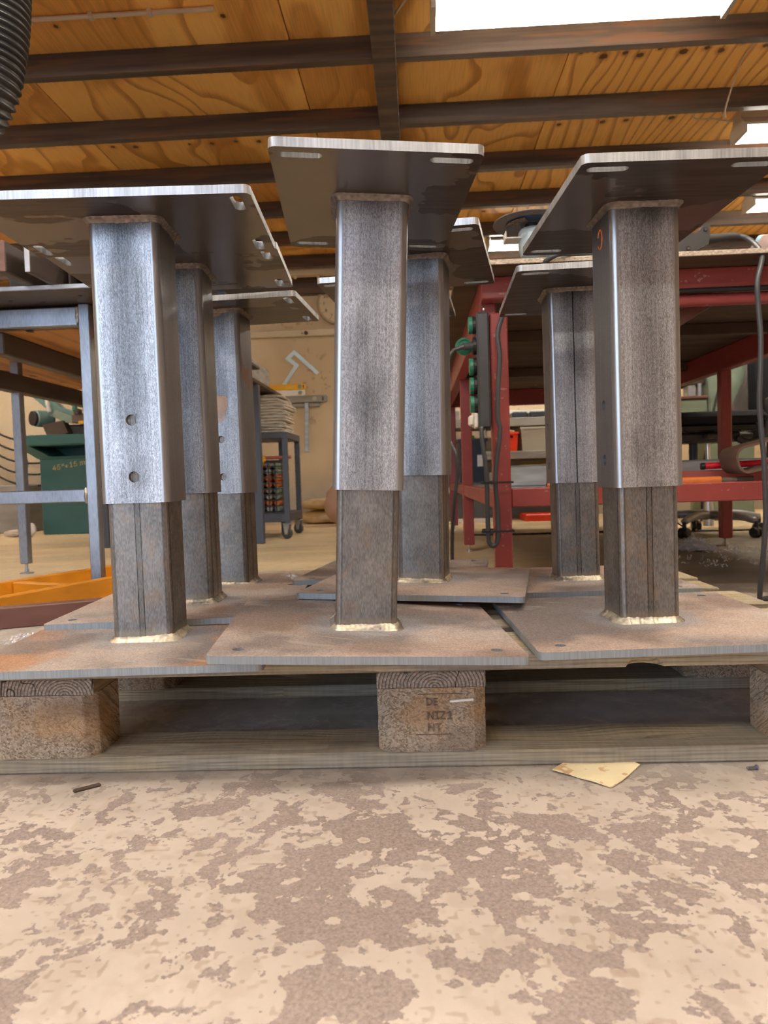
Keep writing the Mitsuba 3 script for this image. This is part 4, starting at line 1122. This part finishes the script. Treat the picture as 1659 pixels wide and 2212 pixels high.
# steel stock lying on it, with added dark filler pieces
fa = thing('flat_bar', 'thick flat bar with a reddish end on the steel bench, leftmost', 'steel bar')
obj('bar', bx(-1.274, -1.240, 2.266, 3.8, 1.0552, 1.150, 0.004), 'mat_darksteel', fa)
obj('sawn_end', bx(-1.2735, -1.2405, 2.262, 2.2658, 1.0558, 1.1495, 0.001), 'mat_rustbar', fa, label='reddish sawn end')
obj('dark_backdrop', bx(-2.1, -1.12, 3.86, 4.32, 1.0552, 1.60, 0.006), 'mat_black', label='large black box added as a dark backdrop at the back of the steel bench', cat='box')  # added dark backdrop that hides the bright view behind the bars
fb = thing('flat_bar', 'thin brown flat bar on edge on the steel bench with a bright sawn end', 'steel bar')
obj('bar', bx(-1.189, -1.171, 2.282, 3.8, 1.0552, 1.140, 0.003), 'mat_darksteel', fb)
obj('sawn_end', bx(-1.1885, -1.1715, 2.279, 2.2819, 1.0558, 1.1395, 0.001), 'mat_chrome', fb, label='bright sawn end')
hs = m3.Manifold.cube((0.17, 1.3, 0.11), True) - m3.Manifold.cube((0.158, 2.0, 0.098), True)
obj('dark_filler_section', tm(hs.translate((-0.995, 3.14, 1.1103))), 'mat_darksteel', label='black hollow steel section added to fill the dark gap on the steel bench', cat='steel section')  # added piece, its dark hollow end fills a black gap
obj('dark_filler_section', tm((m3.Manifold.cube((0.055, 1.3, 0.11), True) - m3.Manifold.cube((0.043, 2.0, 0.098), True)).translate((-1.122, 3.14, 1.1103))), 'mat_darksteel', label='narrow black hollow section added as dark filler by the flat bars', cat='steel section')  # second added piece, narrower, filling the same dark gap

# floor pieces left of the pallet
yf = thing('floor_stand', 'orange painted steel stand lying on the floor below the steel bench', 'steel stand')


def bar2(p, q, w, h, mat, name, parent, z=0.0):
    p, q = np.array(p, float), np.array(q, float)
    L = np.linalg.norm(q - p)
    m = bx(0, L, -w / 2, w / 2, z, z + h, 0.003)
    m = rot(m, (0, 0, 1), math.degrees(math.atan2(q[1] - p[1], q[0] - p[0])))
    return obj(name, mv(m, p[0], p[1], 0), mat, parent)


bar2((-1.42, 1.72), (-1.02, 2.72), 0.035, 0.070, 'mat_orange', 'bar', yf)
bar2((-1.72, 1.85), (-1.18, 3.06), 0.035, 0.070, 'mat_orange', 'bar', yf)
bar2((-1.40, 2.52), (-1.17, 2.42), 0.035, 0.066, 'mat_orange', 'cross_bar', yf)
bar2((-1.23, 2.95), (-0.985, 2.80), 0.035, 0.066, 'mat_orange', 'cross_bar', yf)
bar2((-1.60, 1.818), (-0.80, 2.195), 0.045, 0.060, 'mat_brownpaint', 'brown_beam', None)
labels['brown_beam'] = {'label': 'reddish brown steel beam lying on the floor in front of the orange frame', 'category': 'beam'}

# ------------------------------------------------------------------ green bandsaw
bs = thing('bandsaw', 'green metal bandsaw on a teal cabinet stand behind the steel bench', 'bandsaw')
obj('cabinet', bx(-3.09, -2.20, 6.0, 6.45, 0.0, 0.63, 0.008), 'mat_teal', bs)
tray = m3.Manifold.hull_points(np.array([(-3.09, 5.99, 0.62), (-2.20, 5.99, 0.62), (-3.09, 6.45, 0.62), (-2.20, 6.45, 0.62), (-3.21, 5.85, 0.735), (-2.08, 5.85, 0.735), (-3.21, 6.55, 0.735), (-2.08, 6.55, 0.735), (-3.21, 5.85, 0.81), (-2.08, 5.85, 0.81), (-3.21, 6.55, 0.81), (-2.08, 6.55, 0.81)]))
tray -= m3.Manifold.cube((1.07, 0.64, 0.1), True).translate((-2.645, 6.2, 0.83))
tray -= m3.Manifold.hull_points(np.array([(-2.98, 5.7, 0.64), (-2.25, 5.7, 0.64), (-3.10, 5.7, 0.725), (-2.2, 5.7, 0.725), (-2.98, 6.3, 0.64), (-2.25, 6.3, 0.64), (-3.10, 6.3, 0.725), (-2.2, 6.3, 0.725)]))
obj('chip_tray', tm(tray), 'mat_teal', bs)
m = meshkit.text_mesh('45°+15 mm 2m', 0.042, 0.002)
m.apply_transform(trimesh.transformations.rotation_matrix(math.radians(9), (0, 0, 1)))
m.apply_transform(frame((-2.985, 5.9995, 0.525), (1, 0, 0), (0.15, 0, 1), (0, -1, 0)))
obj('chalk_note', m, 'mat_chalk', bs, label='yellowish handwriting on the cabinet')
obj('base_casting', bx(-2.95, -2.3, 6.05, 6.4, 0.815, 0.90, 0.012), 'mat_darksteel', bs)
bow = [(-3.16, 6.08, 1.16), (-3.02, 6.08, 1.06), (-2.90, 6.08, 0.955), (-2.78, 6.08, 0.91), (-2.60, 6.08, 0.885)]
obj('saw_bow', prism(Polygon([(-3.24, 1.22), (-3.10, 1.10), (-2.97, 0.985), (-2.86, 0.93), (-2.62, 0.90), (-2.56, 0.93), (-2.62, 0.975), (-2.80, 1.0), (-2.92, 1.05), (-3.06, 1.20), (-3.14, 1.27)]), 0.10, XZ(6.14)), 'mat_teal_light', bs)
obj('saw_cover', prism(Polygon([(-2.98, 0.975), (-2.85, 0.915), (-2.64, 0.885), (-2.58, 0.93), (-2.80, 0.965), (-2.93, 1.02)]), 0.04, XZ(6.035)), 'mat_machgreen', bs)
obj('motor', cyl((-3.10, 5.98, 0.955), (-3.02, 6.1, 0.955), 0.068, 24), 'mat_teal_light', bs, smooth=30)
obj('motor_fan', cyl((-3.112, 5.962, 0.955), (-3.10, 5.98, 0.955), 0.060, 24), 'mat_black', bs, smooth=30)
obj('bracket', prism(Polygon([(-3.03, 0.90), (-2.86, 0.93), (-2.82, 0.83), (-2.90, 0.80), (-3.0, 0.82)]), 0.09, XZ(6.05)), 'mat_darkwood', bs)
obj('vise', join(bx(-2.78, -2.60, 5.95, 6.05, 0.905, 0.975, 0.006), bx(-2.76, -2.72, 5.94, 6.02, 0.975, 1.02, 0.004), bx(-2.68, -2.64, 5.94, 6.02, 0.96, 1.01, 0.004)), 'mat_brownpipe', bs)
obj('vise_screw', cyl((-2.74, 5.93, 1.0), (-2.74, 5.93, 1.045), 0.02, 16), 'mat_greenplastic', bs)
obj('yellow_tag', bx(-2.72, -2.66, 5.935, 5.95, 0.895, 0.92, 0.003), 'mat_yellow', bs)
obj('handle_tag', tube(curve([(-3.0, 5.99, 1.10), (-2.985, 5.985, 1.05), (-2.975, 5.985, 1.0)], 5), np.array([0.012, 0.014, 0.016, 0.018, 0.018, 0.016, 0.018, 0.018, 0.018, 0.018, 0.016]), 12), 'mat_white', bs, smooth=True)
gl = thing('grip_rod', 'thin black rod with a red grip leaning beside the green cabinet', 'rod')
obj('rod', cyl((-3.115, 5.83, 0.365), (-3.105, 5.83, 0.62), 0.008, 12), 'mat_black', gl)
obj('grip', cyl((-3.122, 5.83, 0.24), (-3.115, 5.83, 0.365), 0.0125, 14), 'mat_brightred', gl, smooth=30)
obj('rod', cyl((-3.13, 5.83, 0.0), (-3.122, 5.83, 0.24), 0.006, 10), 'mat_black', gl)
for i in range(5):
    z = 0.93 - 0.10 * i
    q = [(-4.0, 6.66, z + 0.13), (-3.75, 6.62, z - 0.05), (-3.52, 6.60, z - 0.115), (-3.3, 6.60, z - 0.10), (-3.12, 6.62, z + 0.02)]
    obj('hanging_cable', tube(curve(q, 8), 0.009, 8), 'mat_black', smooth=True, label=['highest', 'second highest', 'middle', 'second lowest', 'lowest'][i] + ' black cable loop on the far wall left of the bandsaw', cat='cable', group='cables on the wall by the bandsaw')
m = lumpy(tm(m3.Manifold.sphere(1, 32).scale((0.07, 0.05, 0.055)).translate((-3.10, 5.78, 0.053))), 0.018, 16, 8)
obj('foam_lump', m, 'mat_white', smooth=True, label='crumpled pale lump on the floor at the foot of the green cabinet', cat='packing foam')
m = lumpy(tm(m3.Manifold.sphere(1, 32).scale((0.10, 0.05, 0.03)).translate((-3.24, 5.85, 0.029))), 0.014, 22, 9)
obj('scrap_heap', m, 'mat_rag', smooth=True, label='brownish scraps on the floor left of the pale lump', cat='scraps')
obj('grey_cabinet', bx(-4.0, -3.42, 6.3, 6.75, 0, 0.42, 0.01), 'mat_shelfgrey', label='low grey box against the far wall at the left edge', cat='cabinet')

# ------------------------------------------------------------------ far bench, trolley, wall tools
fbk = thing('far_bench', 'dark topped bench far behind the rear left post', 'workbench')
obj('tabletop', bx(-2.0, -0.955, 4.40, 5.50, 0.985, 1.008, 0.003), 'mat_darkwood', fbk)
for x, y in ((-0.975, 4.56), (-1.95, 4.56), (-0.975, 5.43)):
    obj('leg', bx(x - 0.03, x + 0.02, y, y + 0.05, 0.0, 0.984, 0.003), 'mat_greysteelpaint', fbk)
obj('rail', bx(-1.975, -0.99, 4.57, 4.60, 0.92, 0.984, 0.003), 'mat_greysteelpaint', fbk)
obj('angle_section', bx(-0.995, -0.975, 4.42, 5.02, 1.0085, 1.13, 0.003), 'mat_galv', label='grey steel plate on edge on the far bench', cat='steel plate')
obj('blue_can', join(cyl((-1.178, 4.6, 1.0085), (-1.178, 4.6, 1.0085 + 0.565), 0.045, 20)) if False else bx(-1.25, -1.15, 4.62, 4.72, 1.0085, 1.575, 0.01), 'mat_discblue', label='blue machine part standing on the far bench above the rear left top plate', cat='machine part')
tr = thing('trolley', 'dark grey steel trolley on casters in front of the far wall', 'trolley')
X0, X1, Y0, Y1 = -1.32, -0.845, 4.875, 5.41
for x in (X0, X1 - 0.035):
    for y in (Y0, Y1 - 0.035):
        obj('post', bx(x, x + 0.035, y, y + 0.035, 0.105, 0.705, 0.002), 'mat_greysteelpaint', tr)
for z0, z1 in ((0.665, 0.708), (0.115, 0.172)):
    obj('shelf', bx(X0 - 0.002, X1 + 0.002, Y0 - 0.002, Y1 + 0.002, z0, z1, 0.003), 'mat_greysteelpaint', tr)
for x in (X0 + 0.03, X1 - 0.03):
    for y in (Y0 + 0.03, Y1 - 0.03):
        ax_ = np.array([0.42, 0.91, 0.0])
        M_ = frame((x + 0.006, y, 0), (0.91, -0.42, 0), ax_, (0, 0, 1))
        ck = obj('caster', lathe([(0, -0.012), (0.022, -0.012), (0.034, -0.010), (0.038, -0.006), (0.038, 0.006), (0.034, 0.010), (0.022, 0.012), (0, 0.012)], (x + 0.006, y, 0.0385), ax_, 28), 'mat_rubber', tr)
        fk = [prism(Polygon([(-0.010, 0.030), (0.010, 0.030), (0.026, 0.098), (-0.022, 0.098)]), 0.003, frame((0, yy, 0), (1, 0, 0), (0, 0, 1), (0, -1, 0))) for yy in (-0.0135, 0.0165)] + [bx(-0.024, 0.028, -0.018, 0.018, 0.096, 0.1045, 0.001)]
        fk = join(*fk); fk.apply_transform(M_)
        obj('fork', fk, 'mat_galv', ck)
r = np.random.default_rng(11)
z = 0.7085
for i in range(13):
    h = r.uniform(0.017, 0.022)
    w = 0.20 + r.uniform(-0.02, 0.02) + (0.02 if i > 4 else 0)
    cxx = -0.965 + r.uniform(-0.012, 0.012) - (0.03 if i > 10 else 0)
    m = bx(-w / 2, w / 2, -0.16, 0.16, 0, h - 0.002, 0.006).subdivide().subdivide().subdivide()
    v = np.array(m.vertices)
    s = np.clip(np.abs(v[:, 0]) / (w / 2), 0, 1)
    v[:, 2] += 0.0 + (-0.006 * s ** 3) * (0 if i == 0 else 1) + (0.0012 * (meshkit.noise(np.c_[v[:, :2] * 40, v[:, 0] * 0 + i], i) - 0.5))
    m.vertices = v
    m = rot(m, (0, 0, 1), r.uniform(-6, 6))
    obj('folded_sack', mv(m, cxx, 5.13, z + (0.002 if i else 0.001)), 'mat_rag', smooth=20, label=['lowest', 'second lowest', 'third lowest', 'fourth lowest', 'fifth lowest', 'sixth lowest', 'middle', 'sixth from the top', 'fifth from the top', 'fourth from the top', 'third from the top', 'second from the top', 'topmost'][i] + ' folded pale sack of the stack on the trolley', cat='sack', group='folded sacks stacked on the trolley')
    z += h
# wire basket with coloured odds and ends on the trolley's lower shelf
wk = thing('wire_basket', 'upright wire mesh basket on the lower shelf of the trolley', 'basket')
bx0, bx1, by0, by1, bz0, bz1 = -1.16, -0.925, 5.09, 5.33, 0.1725, 0.53
for i in range(6):
    x = bx0 + (bx1 - bx0) * i / 5
    obj('wire', cyl((x, by0, bz0), (x, by0, bz1), 0.0035, 6), 'mat_black', wk)
for i in range(10):
    z = bz0 + 0.004 + (bz1 - bz0 - 0.008) * i / 9
    obj('wire', cyl((bx0, by0 - 0.004, z), (bx1, by0 - 0.004, z), 0.0035, 6), 'mat_black', wk)
    obj('wire', cyl((bx1, by0 - 0.004, z), (bx1, by1, z), 0.0035, 6), 'mat_black', wk)
obj('panel', join(bx(bx0, bx1, by1, by1 + 0.004, bz0, bz1), bx(bx0 - 0.004, bx0, by0, by1, bz0, bz1)), 'mat_greysteelpaint', wk)
cols = ['mat_machgreen', 'mat_shelfgrey', 'mat_orangerust', 'mat_machgreen', 'mat_crategrey', 'mat_teal_light']
for i in range(4):
    for j in range(8):
        x = bx0 + 0.0285 + 0.055 * i
        z = bz0 + 0.0215 + 0.0425 * j
        c = 'mat_orangerust' if (i in (2, 3) and j in (1, 4, 5)) else cols[(i * 5 + j * 3) % 6]
        obj('roll_end', cyl((x, by0 + 0.012, z), (x, by1 - 0.004, z), 0.0208, 14), c, smooth=30, label=['leftmost', 'second', 'third', 'rightmost'][i] + ' rod of the ' + ['lowest', 'second lowest', 'third lowest', 'fourth lowest', 'fourth highest', 'third highest', 'second highest', 'highest'][j] + ' row in the wire basket', cat='rod', group='rods in the wire basket')
cut = thing('cutter_tool', 'yellow handled tool lying over the wire basket on the trolley', 'hand tool')
for dz, dx in ((0.0, 0.0), (-0.032, 0.012)):
    obj('handle', tube(curve([(-1.15 + dx, 5.07, 0.500 + dz), (-1.09 + dx, 5.06, 0.535 + dz), (-1.03 + dx * 0.3, 5.06, 0.552 + dz * 0.4)], 6), 0.013, 10), 'mat_yellow', cut, smooth=True)
obj('jaw', cyl((-1.035, 5.06, 0.545), (-0.86, 5.11, 0.547), 0.011, 12), 'mat_redoxide', cut, label='red arm')
for i, (z, s, zz) in enumerate(((0.003, 1.0, 0.112), (0.121, 0.93, 0.098))):
    m = tm(m3.Manifold.sphere(1, 64))
    v = np.array(m.vertices); v = np.sign(v) * np.abs(v) ** np.array([0.55, 0.55, 0.8]); v = v * np.array([0.24 * s, 0.19, zz / 2]); m.vertices = v
    m = lumpy(m, 0.008, 22, 30 + i)
    obj('plastic_sack', mv(m, -0.80, 6.56, z + zz / 2), 'mat_sack', smooth=True, label=('lower' if i == 0 else 'upper') + ' of two shiny brown plastic sacks on the floor by the far wall', cat='sack')
m = lumpy(tm(m3.Manifold.sphere(1, 48).scale((0.16, 0.15, 0.185)).translate((-0.60, 6.10, 0.183))), 0.02, 12, 4)
obj('pink_bag', m, 'mat_pinksack', smooth=True, label='pinkish bag mostly hidden behind the leaning middle post', cat='bag')

ck = thing('wall_clock', 'round beige wall clock half hidden by the leaning middle post', 'clock')
ccx, ccz, cr = -0.662, 1.968, 0.178
obj('face', cyl((ccx, 6.795, ccz), (ccx, 6.765, ccz), cr, 64), 'mat_clockface', ck)
obj('rim', lathe([(cr - 0.008, -0.005), (cr + 0.014, -0.005), (cr + 0.016, 0.012), (cr + 0.008, 0.026), (cr - 0.008, 0.026), (cr - 0.008, -0.005)], (ccx, 6.784, ccz), (0, -1, 0), 64), 'mat_clockrim', ck, smooth=30)
for hnum in range(1, 13):
    a = math.radians(90 - 30 * hnum)
    m = meshkit.text_mesh(str(hnum), 0.028, 0.001)
    c = m.bounds.mean(0); m.apply_translation((-c[0], -c[1], 0))
    m.apply_transform(frame((ccx + 0.128 * math.cos(a), 6.765, ccz + 0.128 * math.sin(a)), (1, 0, 0), (0, 0, 1), (0, -1, 0)))
    obj('numeral', m, 'mat_ink', ck)
for hnum in range(60):
    if hnum % 5 == 0:
        a = math.radians(90 - 6 * hnum)
        e = np.array([math.cos(a), 0, math.sin(a)])
        obj('tick', cyl(np.array([ccx, 6.7655, ccz]) + e * 0.152, np.array([ccx, 6.7655, ccz]) + e * 0.166, 0.0025, 6), 'mat_ink', ck)
for a, L in ((math.radians(120), 0.08), (math.radians(-40), 0.115)):
    obj('hand', cyl((ccx, 6.762, ccz), (ccx + L * math.cos(a), 6.762, ccz + L * math.sin(a)), 0.004, 6), 'mat_ink', ck)
cd = thing('wall_trunking', 'beige cable trunking along the far wall below the clock', 'trunking')
obj('trunk', bx(-3.2, 1.0, 6.755, 6.799, 1.683, 1.742, 0.005), 'mat_cableduct', cd)
obj('knob', cyl((-0.960, 6.755, 1.708), (-0.960, 6.742, 1.708), 0.017, 18), 'mat_ink', cd, label='dark round knob')
obj('screw', cyl((-0.996, 6.755, 1.708), (-0.996, 6.749, 1.708), 0.006, 10), 'mat_ink', cd)


def strip_poly(pts, w):
    from shapely.geometry import LineString
    return LineString(pts).buffer(w / 2, cap_style=2, join_style=2)


obj('steel_bracket', prism(strip_poly([(-1.225, 1.20), (-1.062, 1.428), (-1.142, 1.492), (-1.080, 1.546), (-0.870, 1.348)], 0.034), 0.012, XZ(6.798)), 'mat_alu', label='bent grey steel bracket hanging on the far wall above the yellow level', cat='bracket')
yl = thing('spirit_level', 'yellow spirit level on the far wall', 'spirit level')
obj('body', bx(-1.35, -0.985, 6.765, 6.798, 1.205, 1.258, 0.004), 'mat_yellow', yl)
obj('vial', cyl((-1.035, 6.765, 1.232), (-1.035, 6.760, 1.232), 0.018, 18), 'mat_machgreen', yl)
obj('slot', bx(-1.008, -0.999, 6.762, 6.766, 1.218, 1.246, 0.002), 'mat_ink', yl)
wl = thing('spirit_level', 'white spirit level directly under the yellow one on the far wall', 'spirit level')
obj('body', bx(-1.35, -0.993, 6.768, 6.798, 1.150, 1.2045, 0.004), 'mat_white', wl)
obj('vial', cyl((-1.035, 6.768, 1.178), (-1.035, 6.763, 1.178), 0.018, 18), 'mat_machgreen', wl)
gl2 = thing('spirit_level', 'longer grey spirit level below the yellow and white ones on the far wall', 'spirit level')
obj('body', bx(-1.35, -0.795, 6.760, 6.798, 1.088, 1.149, 0.004), 'mat_shelfgrey', gl2)
obj('vial', cyl((-0.905, 6.760, 1.12), (-0.905, 6.755, 1.12), 0.02, 18), 'mat_crategrey', gl2)
obj('slot', bx(-0.835, -0.823, 6.756, 6.761, 1.10, 1.138, 0.003), 'mat_ink', gl2)
obj('hand_saw', bx(-1.25, -0.86, 6.775, 6.798, 1.045, 1.086, 0.008), 'mat_shelfgrey', label='dull grey tool under the grey spirit level on the far wall', cat='hand tool')
obj('straightedge', rot(bx(-0.998, -0.962, 6.755, 6.7745, 0.64, 1.085, 0.002), (0, 1, 0), 1.5, (-0.98, 6.76, 1.08)), 'mat_galv', label='thin grey straightedge hanging down the far wall below the levels', cat='straightedge')

# ------------------------------------------------------------------ overhead: hose, cables
path = curve([(-1.025, 1.9, 2.26), (-1.025, 1.9, 1.95), (-1.03, 1.9, 1.66), (-1.05, 1.9, 1.50), (-1.085, 1.905, 1.40), (-1.16, 1.93, 1.345), (-1.30, 1.98, 1.345), (-1.5, 2.05, 1.42), (-1.75, 2.12, 1.60)], 60)
seg = np.r_[0, np.cumsum(np.linalg.norm(np.diff(path, axis=0), axis=1))]
s = np.arange(0, seg[-1], 0.0027)
path = np.stack([np.interp(s, seg, path[:, k]) for k in range(3)], 1)
ph = (s / 0.0165) % 1
rad = 0.0815 * (1 + 0.055 * (np.clip(1.35 * np.sin(2 * np.pi * ph), -1, 1)))
obj('suction_hose', tube(path, rad, 40), 'mat_hose', smooth=True, label='black ribbed extraction hose hanging in the top left corner', cat='hose')
cn = thing('ceiling_conduit', 'thin pale conduit clipped to the plywood ceiling at the top left', 'conduit')
obj('pipe', cyl((-2.4, 3.02, 2.268), (-0.75, 3.02, 2.268), 0.0095, 14), 'mat_whitecable', cn, smooth=30)
for x in (-1.5, -1.25, -1.01):
    obj('clip', bx(x - 0.010, x + 0.010, 3.006, 3.034, 2.256, 2.2798, 0.002), 'mat_whitecable', cn)
obj('lamp_cable', tube(curve([(-0.132, 3.02, 2.20), (-0.105, 3.045, 2.193), (-0.055, 3.04, 2.195), (-0.015, 2.99, 2.212), (0.03, 2.94, 2.225), (0.075, 2.935, 2.222), (0.103, 2.94, 2.215)], 8), 0.0045, 8), 'mat_whitecable', smooth=True, label='pale cable curving from the main beam to the nearest ceiling lamp', cat='cable')
obj('lamp_cable', tube(curve([(1.55, 3.35, 2.276), (1.555, 3.5, 2.274), (1.565, 3.66, 2.262), (1.58, 3.85, 2.17), (1.625, 3.97, 2.17), (1.62, 4.02, 2.24), (1.60, 4.06, 2.275)], 8), 0.004, 8), 'mat_whitecable', smooth=True, label='pale cable hanging over a joist near the second ceiling lamp', cat='cable')
obj('lamp_cable', tube(curve([(1.53, 4.05, 2.275), (1.508, 4.06, 2.25), (1.515, 4.10, 2.236), (1.56, 4.13, 2.238), (1.63, 4.14, 2.242), (1.69, 4.13, 2.225), (1.75, 4.13, 2.215)], 8), 0.004, 8), 'mat_whitecable', smooth=True, label='looped pale cable feeding the second ceiling lamp', cat='cable')
